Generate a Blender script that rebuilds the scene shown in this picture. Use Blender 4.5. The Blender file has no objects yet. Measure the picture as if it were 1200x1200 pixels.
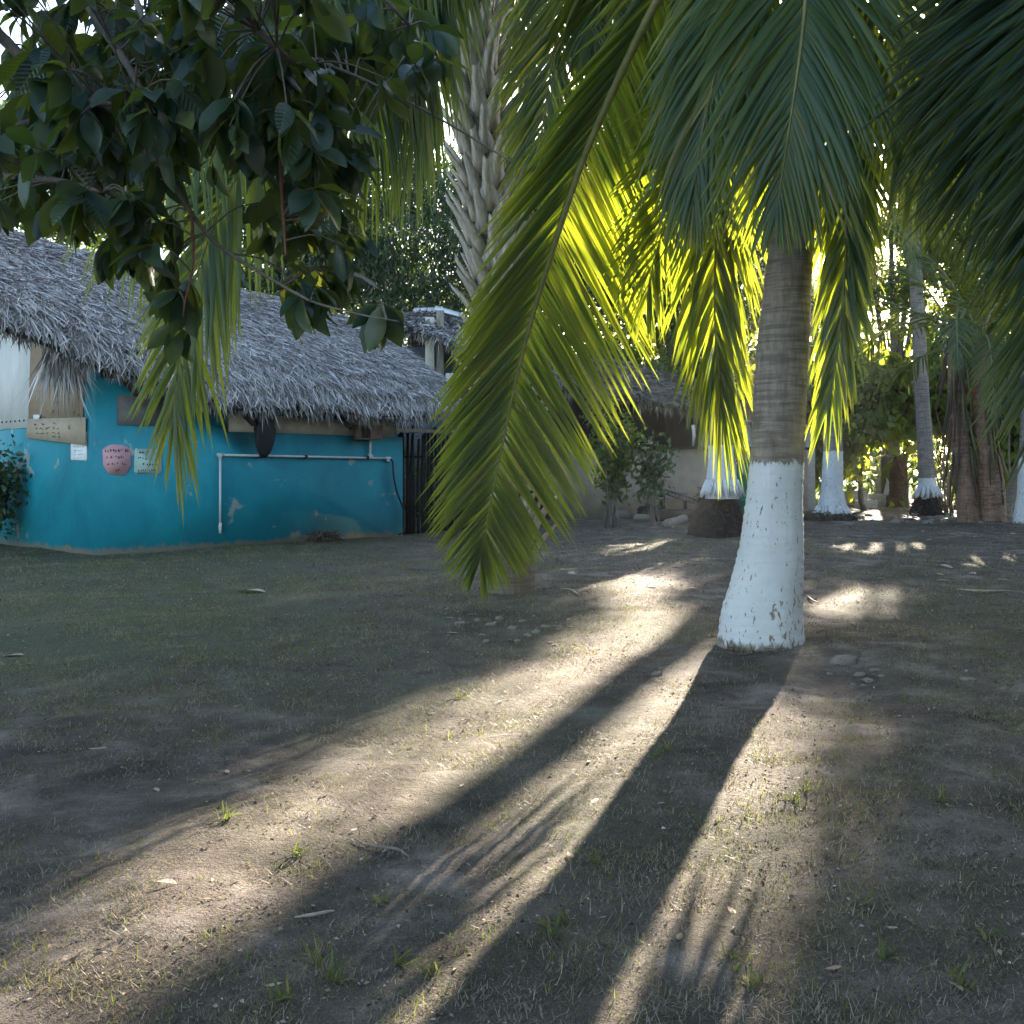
import bpy, math, random
import numpy as np
from math import radians, sin, cos, pi, sqrt

rng = np.random.default_rng(7)
random.seed(7)
scene = bpy.context.scene
col = scene.collection

# ------------------------------------------------------------------ camera
CAMZ, F, CX, HY = 1.25, 1200.0, 600.0, 550.0      # eye height, focal length / centre / horizon in photo pixels
cam_d = bpy.data.cameras.new('camera')
cam = bpy.data.objects.new('camera', cam_d)
col.objects.link(cam)
cam.location = (0, 0, CAMZ)
cam.rotation_euler = (pi / 2, 0, 0)
cam_d.sensor_width = 36.0
cam_d.sensor_fit = 'HORIZONTAL'
cam_d.lens = 36.0
cam_d.shift_y = -(600 - HY) / 1200.0
cam_d.clip_end = 1000
scene.camera = cam

# ------------------------------------------------------------------ light
SUN_AZ, SUN_EL = radians(20.7), radians(17.6)       # azimuth to the right of +Y
S = np.array([sin(SUN_AZ) * cos(SUN_EL), cos(SUN_AZ) * cos(SUN_EL), sin(SUN_EL)])
world = bpy.data.worlds.new('World')
scene.world = world
world.use_nodes = True
wn = world.node_tree
sky = wn.nodes.new('ShaderNodeTexSky')
sky.sky_type = 'NISHITA'
sky.sun_disc = False
sky.sun_elevation = SUN_EL
sky.sun_rotation = SUN_AZ
sky.air_density = 1.0
sky.dust_density = 1.2
wn.links.new(sky.outputs[0], wn.nodes['Background'].inputs[0])
wn.nodes['Background'].inputs[1].default_value = 0.068
sun_d = bpy.data.lights.new('sun', 'SUN')
sun_d.energy = 5.0
sun_d.angle = radians(0.53)
sun_d.color = (1.0, 0.88, 0.72)
sun = bpy.data.objects.new('sun', sun_d)
col.objects.link(sun)
from mathutils import Vector, Matrix
sun.rotation_euler = Vector(S).to_track_quat('Z', 'Y').to_euler()
sun.location = (10, 30, 20)

scene.view_settings.view_transform = 'Standard'
scene.view_settings.look = 'None'
scene.view_settings.gamma = 1.0
scene.view_settings.exposure = 3.3
scene.view_settings.use_curve_mapping = False
scene.render.engine = 'CYCLES'
cy = scene.cycles
cy.max_bounces = 7
cy.diffuse_bounces = 4
cy.glossy_bounces = 2
cy.transmission_bounces = 4
cy.transparent_max_bounces = 4
cy.sample_clamp_indirect = 6.0
cy.use_denoising = True

# ------------------------------------------------------------------ helpers
def nz(v):
    v = np.asarray(v, float)
    return v / np.maximum(np.linalg.norm(v, axis=-1, keepdims=True), 1e-9)

def gz(x, y):
    """height of the ground"""
    x = np.asarray(x, float); y = np.asarray(y, float)
    return (0.022 * np.sin(x * 0.9 + 1.3) * np.sin(y * 0.7 + 0.4) + 0.012 * np.sin(x * 2.3 + y * 1.1)
            + 0.008 * np.sin(y * 3.1 - x * 1.7 + 2.0) + 0.005 * np.sin(x * 6.1 + 0.5) * np.sin(y * 5.3))

def P(px, py, D):
    """photo pixel at a depth D along +Y -> point"""
    return np.array([(px - CX) / F * D, D, CAMZ + (HY - py) / F * D])

def G(px, py):
    D = CAMZ * F / (py - HY)
    x = (px - CX) / F * D
    return np.array([x, D, float(gz(x, D))])

ORG = {}
def tag(o, label=None, cat=None, group=None, kind=None):
    if label: o['label'] = label
    if cat: o['category'] = cat
    if group: o['group'] = group
    if kind: o['kind'] = kind
    return o

def thing(name, label, cat, loc, group=None):
    o = bpy.data.objects.new(name, None)
    o.empty_display_size = 0.2
    col.objects.link(o)
    o.location = tuple(float(c) for c in loc)
    ORG[o.name] = np.array(loc, float)
    return tag(o, label, cat, group)

def make_mesh(name, verts, faces, mats, smooth=True, mat_idx=None):
    verts = np.asarray(verts, np.float32).reshape(-1, 3)
    me = bpy.data.meshes.new(name)
    if isinstance(faces, np.ndarray):
        k = faces.shape[1]
        nf = faces.shape[0]
        lt = np.full(nf, k, np.int32)
        ls = np.arange(nf, dtype=np.int32) * k
        fl = faces.astype(np.int32).ravel()
    else:
        lt = np.array([len(f) for f in faces], np.int32)
        ls = np.concatenate([[0], np.cumsum(lt)[:-1]]).astype(np.int32)
        fl = np.array([i for f in faces for i in f], np.int32)
        nf = len(faces)
    me.vertices.add(len(verts)); me.vertices.foreach_set('co', verts.ravel())
    me.loops.add(len(fl)); me.loops.foreach_set('vertex_index', fl)
    me.polygons.add(nf); me.polygons.foreach_set('loop_start', ls); me.polygons.foreach_set('loop_total', lt)
    if smooth: me.polygons.foreach_set('use_smooth', np.ones(nf, bool))
    for m in (mats if isinstance(mats, (list, tuple)) else [mats]):
        me.materials.append(m)
    if mat_idx is not None: me.polygons.foreach_set('material_index', np.asarray(mat_idx, np.int32))
    me.update(calc_edges=True)
    me.validate()
    return me

def obj(name, verts, faces, mat, parent=None, smooth=True, base=None):
    """one mesh object; verts are world coordinates"""
    verts = np.asarray(verts, float).reshape(-1, 3)
    if parent is not None:
        org = ORG[parent.name]
    else:
        org = np.array(base, float) if base is not None else np.zeros(3)
    o = bpy.data.objects.new(name, make_mesh(name, verts - org, faces, mat, smooth))
    col.objects.link(o)
    if parent is not None: o.parent = parent
    else: o.location = tuple(org)
    ORG[o.name] = org
    return o

def place(name, me, M, parent=None):
    """an object that shares mesh data; M is a 4x4 world matrix (numpy)"""
    o = bpy.data.objects.new(name, me)
    col.objects.link(o)
    M = np.array(M, float)
    if parent is not None:
        o.parent = parent
        M[:3, 3] -= ORG[parent.name]
    o.matrix_local = Matrix(M.tolist())
    return o

class MB:
    """collects simple shapes for one mesh"""
    def __init__(self): self.v = []; self.f = []; self.n = 0
    def add(self, v, f):
        v = np.asarray(v, float).reshape(-1, 3)
        self.v.append(v); self.f += [tuple(i + self.n for i in q) for q in f]; self.n += len(v)
    def box(self, c, sx, sy, sz, ax=None, bev=0.0):
        """box centred at c with half sizes along the axes ax (3 unit rows)"""
        A = np.eye(3) if ax is None else np.array(ax, float)
        if bev <= 0:
            q = np.array([[i, j, k] for i in (-1, 1) for j in (-1, 1) for k in (-1, 1)], float) * [sx, sy, sz]
            f = [(0, 1, 3, 2), (4, 6, 7, 5), (0, 4, 5, 1), (2, 3, 7, 6), (0, 2, 6, 4), (1, 5, 7, 3)]
            self.add(np.asarray(c) + q @ A, f)
        else:
            b = min(bev, sx * .9, sy * .9, sz * .9)
            prof = [(-sx + b, -sy), (sx - b, -sy), (sx, -sy + b), (sx, sy - b), (sx - b, sy), (-sx + b, sy), (-sx, sy - b), (-sx, -sy + b)]
            lay = [(-sz, b), (-sz + b, 0), (sz - b, 0), (sz, b)]
            q = []
            for z, ins in lay:
                for (x, y) in prof:
                    q.append((x - math.copysign(ins, x), y - math.copysign(ins, y), z))
            f = []
            for l in range(3):
                for i in range(8):
                    j = (i + 1) % 8
                    f.append((l * 8 + i, l * 8 + j, l * 8 + 8 + j, l * 8 + 8 + i))
            f.append(tuple(range(7, -1, -1))); f.append(tuple(24 + i for i in range(8)))
            self.add(np.asarray(c) + np.array(q) @ A, f)
    def tube(self, pts, r, n=8, cap=True):
        v, f = tube_data(pts, r, n, cap); self.add(v, f)
    def build(self, name, mat, parent=None, smooth=False, base=None):
        return obj(name, np.concatenate(self.v), self.f, mat, parent, smooth, base)

def frames(pts):
    pts = np.asarray(pts, float)
    t = nz(np.gradient(pts, axis=0))
    ref = np.array([0.31, 0.95, 0.05])
    u = nz(ref - (t @ ref)[:, None] * t)
    return t, u, np.cross(t, u)

def tube_data(pts, r, n=8, cap=True):
    pts = np.asarray(pts, float)
    m = len(pts)
    r = np.broadcast_to(np.asarray(r, float), (m,))
    t, u, w = frames(pts)
    a = np.arange(n) / n * 2 * pi
    v = pts[:, None] + r[:, None, None] * (np.cos(a)[None, :, None] * u[:, None] + np.sin(a)[None, :, None] * w[:, None])
    f = []
    for i in range(m - 1):
        for j in range(n):
            k = (j + 1) % n
            f.append((i * n + j, i * n + k, i * n + n + k, i * n + n + j))
    if cap:
        f.append(tuple(range(n - 1, -1, -1))); f.append(tuple((m - 1) * n + j for j in range(n)))
    return v.reshape(-1, 3), f

def spline(pts, n):
    """Catmull-Rom through pts, n samples roughly even in length"""
    p = np.asarray(pts, float)
    p = np.vstack([2 * p[0] - p[1], p, 2 * p[-1] - p[-2]])
    out = []
    for i in range(1, len(p) - 2):
        for s in np.linspace(0, 1, 24, endpoint=False):
            a, b, c, d = p[i - 1], p[i], p[i + 1], p[i + 2]
            out.append(0.5 * (2 * b + (c - a) * s + (2 * a - 5 * b + 4 * c - d) * s * s + (3 * b - a - 3 * c + d) * s ** 3))
    out.append(p[-2])
    out = np.array(out)
    L = np.concatenate([[0], np.cumsum(np.linalg.norm(np.diff(out, axis=0), axis=1))])
    s = np.linspace(0, L[-1], n)
    return np.stack([np.interp(s, L, out[:, k]) for k in range(3)], 1)

def inpoly(x, y, poly):
    x = np.asarray(x); y = np.asarray(y)
    r = np.zeros(x.shape, bool)
    n = len(poly)
    for i in range(n):
        x0, y0 = poly[i]; x1, y1 = poly[(i + 1) % n]
        c = ((y0 > y) != (y1 > y))
        with np.errstate(divide='ignore', invalid='ignore'):
            xi = (x1 - x0) * (y - y0) / (y1 - y0 + 1e-12) + x0
        r ^= c & (x < xi)
    return r

# ------------------------------------------------------------------ materials
def new_mat(name):
    m = bpy.data.materials.new(name)
    m.use_nodes = True
    nt = m.node_tree
    b = nt.nodes['Principled BSDF']
    return m, nt, b

def N(nt, t, **kw):
    n = nt.nodes.new(t)
    for k, v in kw.items():
        if k.startswith('i_'):
            key = k[2:]
            key = int(key) if key.isdigit() else key
            n.inputs[key].default_value = v
        else: setattr(n, k, v)
    return n

def noise(nt, scale, detail=4, rough=0.6, vec=None, dist=0.0):
    n = N(nt, 'ShaderNodeTexNoise', i_Scale=scale, i_Detail=detail, i_Roughness=rough, i_Distortion=dist)
    if vec is not None: nt.links.new(vec, n.inputs['Vector'])
    return n

def ramp(nt, fac, stops):
    r = N(nt, 'ShaderNodeValToRGB')
    e = r.color_ramp.elements
    while len(e) > len(stops): e.remove(e[-1])
    while len(e) < len(stops): e.new(0.5)
    for i, (p, c) in enumerate(stops):
        e[i].position = p
        e[i].color = (*c, 1) if len(c) == 3 else c
    nt.links.new(fac, r.inputs[0])
    return r

def mix(nt, fac, a, b):
    n = N(nt, 'ShaderNodeMix', data_type='RGBA')
    for sock, v in ((0, fac), (6, a), (7, b)):
        if hasattr(v, 'is_output'): nt.links.new(v, n.inputs[sock])
        elif isinstance(v, (tuple, list)): n.inputs[sock].default_value = (*v[:3], 1)
        else: n.inputs[sock].default_value = v
    return n.outputs[2]

def mth(nt, op, a, b=None, clamp=False):
    n = N(nt, 'ShaderNodeMath', operation=op, use_clamp=clamp)
    for i, v in enumerate((a, b)):
        if v is None: continue
        if hasattr(v, 'is_output'): nt.links.new(v, n.inputs[i])
        else: n.inputs[i].default_value = v
    return n.outputs[0]

def mapv(nt, scale, coord='Object'):
    tc = N(nt, 'ShaderNodeTexCoord')
    mp = N(nt, 'ShaderNodeMapping')
    mp.inputs['Scale'].default_value = scale
    nt.links.new(tc.outputs[coord], mp.inputs[0])
    return mp.outputs[0]

def bump(nt, b, h, strength, dist=0.02):
    bp = N(nt, 'ShaderNodeBump', i_Strength=strength, i_Distance=dist)
    nt.links.new(h, bp.inputs['Height'])
    nt.links.new(bp.outputs[0], b.inputs['Normal'])

def leaf_mat(name, stops, trans, tmix=0.45, rough=0.45, spec=0.4, per='island', mottle=None):
    m, nt, b = new_mat(name)
    if per == 'island':
        rnd = N(nt, 'ShaderNodeNewGeometry').outputs['Random Per Island']
    else:
        rnd = N(nt, 'ShaderNodeObjectInfo').outputs['Random']
    c = ramp(nt, rnd, stops).outputs[0]
    if mottle:
        nn = noise(nt, mottle, 3, 0.6, mapv(nt, (1, 1, 1)))
        v = ramp(nt, nn.outputs[0], [(0.3, (0.6, 0.6, 0.6)), (0.7, (1.25, 1.2, 1.1))]).outputs[0]
        mm = N(nt, 'ShaderNodeMix', data_type='RGBA', blend_type='MULTIPLY'); mm.inputs[0].default_value = 1
        nt.links.new(c, mm.inputs[6]); nt.links.new(v, mm.inputs[7]); c = mm.outputs[2]
    nt.links.new(c, b.inputs['Base Color'])
    b.inputs['Roughness'].default_value = rough
    b.inputs['Specular IOR Level'].default_value = spec
    t = N(nt, 'ShaderNodeBsdfTranslucent')
    tc = ramp(nt, rnd, [(0.0, trans[0]), (1.0, trans[1])]).outputs[0]
    nt.links.new(tc, t.inputs[0])
    mx = N(nt, 'ShaderNodeMixShader'); mx.inputs[0].default_value = tmix
    nt.links.new(b.outputs[0], mx.inputs[1]); nt.links.new(t.outputs[0], mx.inputs[2])
    nt.links.new(mx.outputs[0], nt.nodes['Material Output'].inputs[0])
    return m

def plain_mat(name, c0, c1, scale=8, rough=0.85, bs=0.3, detail=5, stretch=(1, 1, 1), dist=0.01, spec=0.3):
    m, nt, b = new_mat(name)
    nn = noise(nt, scale, detail, 0.65, mapv(nt, stretch))
    nt.links.new(ramp(nt, nn.outputs[0], [(0.3, c0), (0.7, c1)]).outputs[0], b.inputs['Base Color'])
    b.inputs['Roughness'].default_value = rough
    b.inputs['Specular IOR Level'].default_value = spec
    if bs: bump(nt, b, nn.outputs[0], bs, dist)
    return m

def add_veins(m):
    nt = m.node_tree; b = nt.nodes['Principled BSDF']
    src = b.inputs['Base Color'].links[0].from_socket
    sx = N(nt, 'ShaderNodeSeparateXYZ'); nt.links.new(N(nt, 'ShaderNodeTexCoord').outputs['Object'], sx.inputs[0])
    ax = mth(nt, 'ABSOLUTE', sx.outputs[0])
    w = mth(nt, 'SINE', mth(nt, 'MULTIPLY', mth(nt, 'SUBTRACT', sx.outputs[1], mth(nt, 'MULTIPLY', ax, 0.9)), 62.0))
    vein = mth(nt, 'MULTIPLY', mth(nt, 'SUBTRACT', w, 0.82), 4.0, True)
    rib = mth(nt, 'MULTIPLY', mth(nt, 'SUBTRACT', 0.016, ax), 120.0, True)
    c = mix(nt, mth(nt, 'MAXIMUM', mth(nt, 'MULTIPLY', vein, 0.35), mth(nt, 'MULTIPLY', rib, 0.7)), src, (0.11, 0.14, 0.06))
    blot = noise(nt, 7.0, 4, 0.6, mapv(nt, (1, 1, 1)))
    c = mix(nt, ramp(nt, blot.outputs[0], [(0.62, (0, 0, 0)), (0.75, (0.5, 0.5, 0.5))]).outputs[0], c, (0.10, 0.09, 0.035))
    nt.links.new(c, b.inputs['Base Color'])
    bump(nt, b, w, 0.25, 0.02)

M = {}
M['frond'] = leaf_mat('frond_green', [(0, (0.030, 0.066, 0.022)), (0.6, (0.045, 0.090, 0.026)), (0.93, (0.075, 0.105, 0.030)), (1, (0.19, 0.15, 0.05))],
                      ((0.28, 0.37, 0.016), (0.44, 0.46, 0.022)), 0.46, 0.36, 0.5)
M['leaflet'] = leaf_mat('leaflet_green', [(0, (0.030, 0.066, 0.022)), (0.6, (0.045, 0.090, 0.026)), (0.93, (0.075, 0.105, 0.030)), (1, (0.19, 0.15, 0.05))],
                        ((0.28, 0.37, 0.016), (0.44, 0.46, 0.022)), 0.46, 0.36, 0.5, per='object')
for k_, p_ in (('frond_shaded', 'island'), ('leaflet_shaded', 'object')):     # palm green with shade put into the colour, for the right-hand palm
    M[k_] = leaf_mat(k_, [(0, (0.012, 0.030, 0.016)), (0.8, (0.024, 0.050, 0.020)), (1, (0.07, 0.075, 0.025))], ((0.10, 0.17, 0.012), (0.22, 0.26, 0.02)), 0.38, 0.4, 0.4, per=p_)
M['frond_far'] = leaf_mat('far_frond_green', [(0, (0.035, 0.07, 0.025)), (0.8, (0.06, 0.10, 0.03)), (1, (0.16, 0.14, 0.06))],
                          ((0.20, 0.26, 0.02), (0.32, 0.34, 0.03)), 0.4, 0.4, 0.4)
M['frond_dry'] = leaf_mat('dry_frond_brown', [(0, (0.16, 0.11, 0.06)), (1, (0.26, 0.20, 0.12))], ((0.25, 0.16, 0.07), (0.3, 0.2, 0.1)), 0.25, 0.7, 0.2)
M['broad'] = leaf_mat('broad_leaf', [(0, (0.013, 0.036, 0.029)), (0.7, (0.024, 0.055, 0.037)), (0.95, (0.042, 0.075, 0.035)), (1, (0.13, 0.15, 0.03))],
                      ((0.08, 0.15, 0.015), (0.26, 0.30, 0.03)), 0.33, 0.36, 0.5)
M['broad_one'] = leaf_mat('broad_leaf_single', [(0, (0.013, 0.036, 0.029)), (0.7, (0.024, 0.055, 0.037)), (0.95, (0.042, 0.075, 0.035)), (1, (0.13, 0.15, 0.03))],
                          ((0.08, 0.15, 0.015), (0.26, 0.30, 0.03)), 0.33, 0.36, 0.5, per='object')
add_veins(M['broad_one'])
M['canopy'] = leaf_mat('canopy_leaf', [(0, (0.026, 0.052, 0.018)), (0.7, (0.045, 0.085, 0.024)), (1, (0.08, 0.11, 0.03))],
                       ((0.16, 0.26, 0.015), (0.34, 0.38, 0.03)), 0.45, 0.42, 0.4)
M['canopy_dark'] = leaf_mat('dark_canopy_leaf', [(0, (0.022, 0.046, 0.026)), (1, (0.04, 0.075, 0.032))],
                            ((0.10, 0.18, 0.02), (0.2, 0.26, 0.03)), 0.35, 0.36, 0.5)
M['canopy_light'] = leaf_mat('light_canopy_leaf', [(0, (0.04, 0.085, 0.02)), (1, (0.09, 0.13, 0.03))],
                             ((0.28, 0.38, 0.02), (0.48, 0.48, 0.04)), 0.5, 0.42, 0.4)
M['rose'] = leaf_mat('rose_leaf', [(0, (0.03, 0.07, 0.035)), (1, (0.06, 0.11, 0.05))], ((0.10, 0.18, 0.02), (0.2, 0.26, 0.03)), 0.3, 0.4, 0.4)
M['petal'] = leaf_mat('pale_yellow_petal', [(0, (0.75, 0.70, 0.42)), (1, (0.8, 0.78, 0.6))], ((0.6, 0.5, 0.2), (0.6, 0.55, 0.3)), 0.3, 0.6, 0.2)
M['rachis'] = plain_mat('rachis_green', (0.10, 0.11, 0.035), (0.20, 0.18, 0.07), 14, 0.5, 0.2)
M['twig'] = plain_mat('twig_bark', (0.10, 0.085, 0.07), (0.20, 0.17, 0.14), 40, 0.85, 0.4)
M['twig_red'] = plain_mat('twig_red', (0.12, 0.05, 0.035), (0.2, 0.09, 0.06), 40, 0.7, 0.3)
M['bark'] = plain_mat('tree_bark', (0.07, 0.055, 0.045), (0.18, 0.15, 0.12), 9, 0.9, 0.8, stretch=(1, 1, 0.3), dist=0.03)
M['soil'] = plain_mat('dark_soil', (0.018, 0.014, 0.011), (0.05, 0.038, 0.03), 18, 0.95, 1.0, dist=0.05)
M['stone'] = plain_mat('stone', (0.13, 0.11, 0.09), (0.30, 0.26, 0.21), 20, 0.9, 0.6)
M['block'] = plain_mat('concrete_block', (0.30, 0.30, 0.29), (0.46, 0.46, 0.44), 14, 0.9, 0.5)
M['boot'] = plain_mat('leaf_base_grey', (0.30, 0.25, 0.195), (0.60, 0.53, 0.44), 9, 0.85, 0.5, stretch=(4, 4, 1))
M['fibre'] = plain_mat('palm_fibre', (0.05, 0.036, 0.026), (0.14, 0.10, 0.07), 30, 0.95, 0.8)
M['dryleaf'] = plain_mat('dry_fallen_leaf', (0.22, 0.13, 0.07), (0.45, 0.33, 0.21), 25, 0.75, 0.4)
M['paleleaf'] = plain_mat('pale_dry_husk', (0.26, 0.21, 0.15), (0.46, 0.39, 0.30), 25, 0.75, 0.4)
M['darkwood'] = plain_mat('dark_wood', (0.012, 0.010, 0.009), (0.035, 0.027, 0.022), 12, 0.9, 0.5, stretch=(3, 3, 0.4))
M['greywood'] = plain_mat('grey_wood', (0.16, 0.13, 0.10), (0.32, 0.28, 0.23), 12, 0.9, 0.5, stretch=(3, 3, 0.4))
M['paleplank'] = plain_mat('pale_post', (0.42, 0.38, 0.31), (0.6, 0.56, 0.48), 12, 0.85, 0.3, stretch=(3, 3, 0.5))
M['pvc'] = plain_mat('pvc_pipe', (0.50, 0.52, 0.50), (0.66, 0.68, 0.66), 20, 0.45, 0.0, spec=0.5)
M['black'] = plain_mat('black_rubber', (0.008, 0.008, 0.010), (0.02, 0.02, 0.022), 20, 0.6, 0.1)
M['cardboard'] = plain_mat('cardboard', (0.30, 0.225, 0.155), (0.40, 0.31, 0.225), 5, 0.9, 0.1)
M['cardboard2'] = plain_mat('cardboard_pale', (0.36, 0.29, 0.21), (0.46, 0.37, 0.28), 5, 0.9, 0.1)
M['paper'] = plain_mat('white_paper', (0.62, 0.66, 0.66), (0.76, 0.79, 0.78), 9, 0.8, 0.15)
M['paper_green'] = plain_mat('pale_green_card', (0.36, 0.52, 0.46), (0.46, 0.60, 0.54), 9, 0.85, 0.1)
M['paper_pink'] = plain_mat('pink_card', (0.62, 0.33, 0.36), (0.74, 0.43, 0.45), 7, 0.85, 0.1)
M['ink'] = plain_mat('marker_ink', (0.015, 0.012, 0.02), (0.035, 0.025, 0.035), 9, 0.8, 0)
M['teal_card'] = plain_mat('teal_card', (0.05, 0.42, 0.46), (0.08, 0.5, 0.52), 9, 0.7, 0.1)
M['white_sheet'] = plain_mat('white_sheet', (0.60, 0.62, 0.63), (0.76, 0.77, 0.77), 3, 0.6, 0.15, stretch=(1, 1, 0.3))
M['screen'] = plain_mat('grey_screen', (0.13, 0.125, 0.12), (0.22, 0.21, 0.20), 6, 0.8, 0.1)
M['fascia'] = plain_mat('beige_fascia', (0.34, 0.29, 0.235), (0.5, 0.44, 0.37), 5, 0.85, 0.2)
M['boxbrown'] = plain_mat('brown_box', (0.12, 0.08, 0.055), (0.2, 0.14, 0.10), 8, 0.85, 0.2)
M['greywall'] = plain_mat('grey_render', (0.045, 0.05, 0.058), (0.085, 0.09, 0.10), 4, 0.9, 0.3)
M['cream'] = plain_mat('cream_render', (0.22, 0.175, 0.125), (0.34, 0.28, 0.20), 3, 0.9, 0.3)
M['tin'] = plain_mat('pale_tin', (0.5, 0.5, 0.5), (0.7, 0.7, 0.7), 5, 0.5, 0.2)
M['metal'] = plain_mat('dark_metal', (0.02, 0.02, 0.02), (0.05, 0.04, 0.035), 20, 0.6, 0.2)
M['greenpaint'] = plain_mat('green_plastic', (0.01, 0.09, 0.05), (0.02, 0.13, 0.07), 10, 0.5, 0.1)

def teal_mat():
    m, nt, b = new_mat('teal_wall_paint')
    v = mapv(nt, (1, 1, 1))
    big = noise(nt, 0.9, 5, 0.65, v, 0.4)
    c = ramp(nt, big.outputs[0], [(0.25, (0.002, 0.165, 0.235)), (0.5, (0.003, 0.245, 0.325)), (0.8, (0.012, 0.34, 0.42))]).outputs[0]
    streak = noise(nt, 3.0, 5, 0.7, mapv(nt, (1.2, 1.2, 0.25)))
    c = mix(nt, ramp(nt, streak.outputs[0], [(0.55, (0, 0, 0)), (0.85, (0.45, 0.45, 0.45))]).outputs[0], c, (0.01, 0.12, 0.17))
    chip = noise(nt, 2.1, 7, 0.6, v, 0.2)
    c = mix(nt, ramp(nt, chip.outputs[0], [(0.625, (0, 0, 0)), (0.66, (0.7, 0.7, 0.7))]).outputs[0], c, (0.42, 0.38, 0.31))
    # splashed dirt and flaked paint close to the ground
    sep = N(nt, 'ShaderNodeSeparateXYZ'); nt.links.new(N(nt, 'ShaderNodeTexCoord').outputs['Object'], sep.inputs[0])
    fine = noise(nt, 6, 6, 0.7, v)
    low = mth(nt, 'SUBTRACT', mth(nt, 'MULTIPLY', fine.outputs[0], 0.34), sep.outputs[2])
    lf = mth(nt, 'MULTIPLY', mth(nt, 'ADD', low, -0.06), 14, True)
    c = mix(nt, lf, c, (0.26, 0.25, 0.21))
    nt.links.new(c, b.inputs['Base Color'])
    b.inputs['Roughness'].default_value = 0.62
    bump(nt, b, noise(nt, 14, 6, 0.65, v).outputs[0], 0.25, 0.02)
    return m
M['teal'] = teal_mat()

def thatch_mat(name, a, b_, c_):
    m, nt, b = new_mat(name)
    rnd = N(nt, 'ShaderNodeNewGeometry').outputs['Random Per Island']
    nt.links.new(ramp(nt, rnd, [(0, a), (0.45, b_), (0.9, c_), (1.0, (0.16, 0.09, 0.055))]).outputs[0], b.inputs['Base Color'])
    b.inputs['Roughness'].default_value = 0.75
    return m
M['thatch'] = thatch_mat('thatch_grey', (0.08, 0.07, 0.066), (0.34, 0.315, 0.30), (0.72, 0.69, 0.67))
M['thatch_b'] = thatch_mat('thatch_brown', (0.10, 0.08, 0.06), (0.25, 0.21, 0.165), (0.44, 0.385, 0.31))
M['thatch_core'] = plain_mat('thatch_underlay', (0.03, 0.024, 0.02), (0.09, 0.075, 0.06), 20, 0.95, 0.8)

def grass_mat(name, stops, tr, tm):
    return leaf_mat(name, stops, tr, tm, 0.6, 0.25)
M['straw'] = grass_mat('dry_grass', [(0, (0.09, 0.07, 0.05)), (0.5, (0.21, 0.17, 0.12)), (0.88, (0.42, 0.36, 0.26)), (1, (0.10, 0.12, 0.05))],
                       ((0.25, 0.19, 0.09), (0.4, 0.33, 0.17)), 0.25)
M['grass'] = grass_mat('green_grass', [(0, (0.05, 0.075, 0.028)), (0.7, (0.085, 0.11, 0.04)), (1, (0.2, 0.17, 0.08))],
                       ((0.18, 0.24, 0.03), (0.32, 0.34, 0.06)), 0.4)

M['crumb'] = leaf_mat('leaf_crumb', [(0, (0.035, 0.026, 0.02)), (0.5, (0.12, 0.085, 0.06)), (0.85, (0.26, 0.20, 0.15)), (1, (0.45, 0.39, 0.31))], ((0.1, 0.07, 0.04), (0.2, 0.14, 0.08)), .1, .8, .2)

def ground_mat():
    m, nt, b = new_mat('dry_lawn_soil')
    v = mapv(nt, (1, 1, 1))
    big = noise(nt, 0.35, 5, 0.6, v, 0.3)
    mid = noise(nt, 2.2, 6, 0.65, v, 0.2)
    fin = noise(nt, 28, 6, 0.7, v)
    vf = noise(nt, 120, 3, 0.7, v)
    dirt = ramp(nt, mid.outputs[0], [(0.34, (0.055, 0.042, 0.034)), (0.52, (0.142, 0.112, 0.093)), (0.70, (0.33, 0.282, 0.25))]).outputs[0]
    lawn = ramp(nt, fin.outputs[0], [(0.3, (0.042, 0.046, 0.030)), (0.7, (0.12, 0.112, 0.074))]).outputs[0]
    c = mix(nt, ramp(nt, big.outputs[0], [(0.42, (0, 0, 0)), (0.62, (0.85, 0.85, 0.85))]).outputs[0], dirt, lawn)
    sx = N(nt, 'ShaderNodeSeparateXYZ'); nt.links.new(N(nt, 'ShaderNodeTexCoord').outputs['Object'], sx.inputs[0])
    zone = mth(nt, 'SUBTRACT', mth(nt, 'SUBTRACT', 0.6, mth(nt, 'MULTIPLY', sx.outputs[1], 0.16)), sx.outputs[0])
    zone = mth(nt, 'ADD', mth(nt, 'MULTIPLY', zone, 0.35), mth(nt, 'MULTIPLY', mth(nt, 'SUBTRACT', mid.outputs[0], 0.5), 4.0))
    far = mth(nt, 'MULTIPLY', mth(nt, 'SUBTRACT', sx.outputs[1], 4.2), 0.4, True)
    zone = mth(nt, 'MULTIPLY', mth(nt, 'MULTIPLY', mth(nt, 'ADD', zone, 0.35, True), far), 0.8)
    green = ramp(nt, fin.outputs[0], [(0.3, (0.034, 0.050, 0.028)), (0.7, (0.090, 0.112, 0.058))]).outputs[0]
    c = mix(nt, zone, c, green)
    sp = ramp(nt, vf.outputs[0], [(0.33, (0.55, 0.55, 0.55)), (0.66, (1.3, 1.28, 1.22))]).outputs[0]
    mm = N(nt, 'ShaderNodeMix', data_type='RGBA', blend_type='MULTIPLY'); mm.inputs[0].default_value = 0.8
    nt.links.new(c, mm.inputs[6]); nt.links.new(sp, mm.inputs[7])
    nt.links.new(mm.outputs[2], b.inputs['Base Color'])
    b.inputs['Roughness'].default_value = 0.95
    b.inputs['Specular IOR Level'].default_value = 0.15
    h = mth(nt, 'ADD', mth(nt, 'MULTIPLY', fin.outputs[0], 1.0), mth(nt, 'MULTIPLY', vf.outputs[0], 0.5))
    bump(nt, b, h, 0.9, 0.03)
    return m
M['ground'] = ground_mat()

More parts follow.
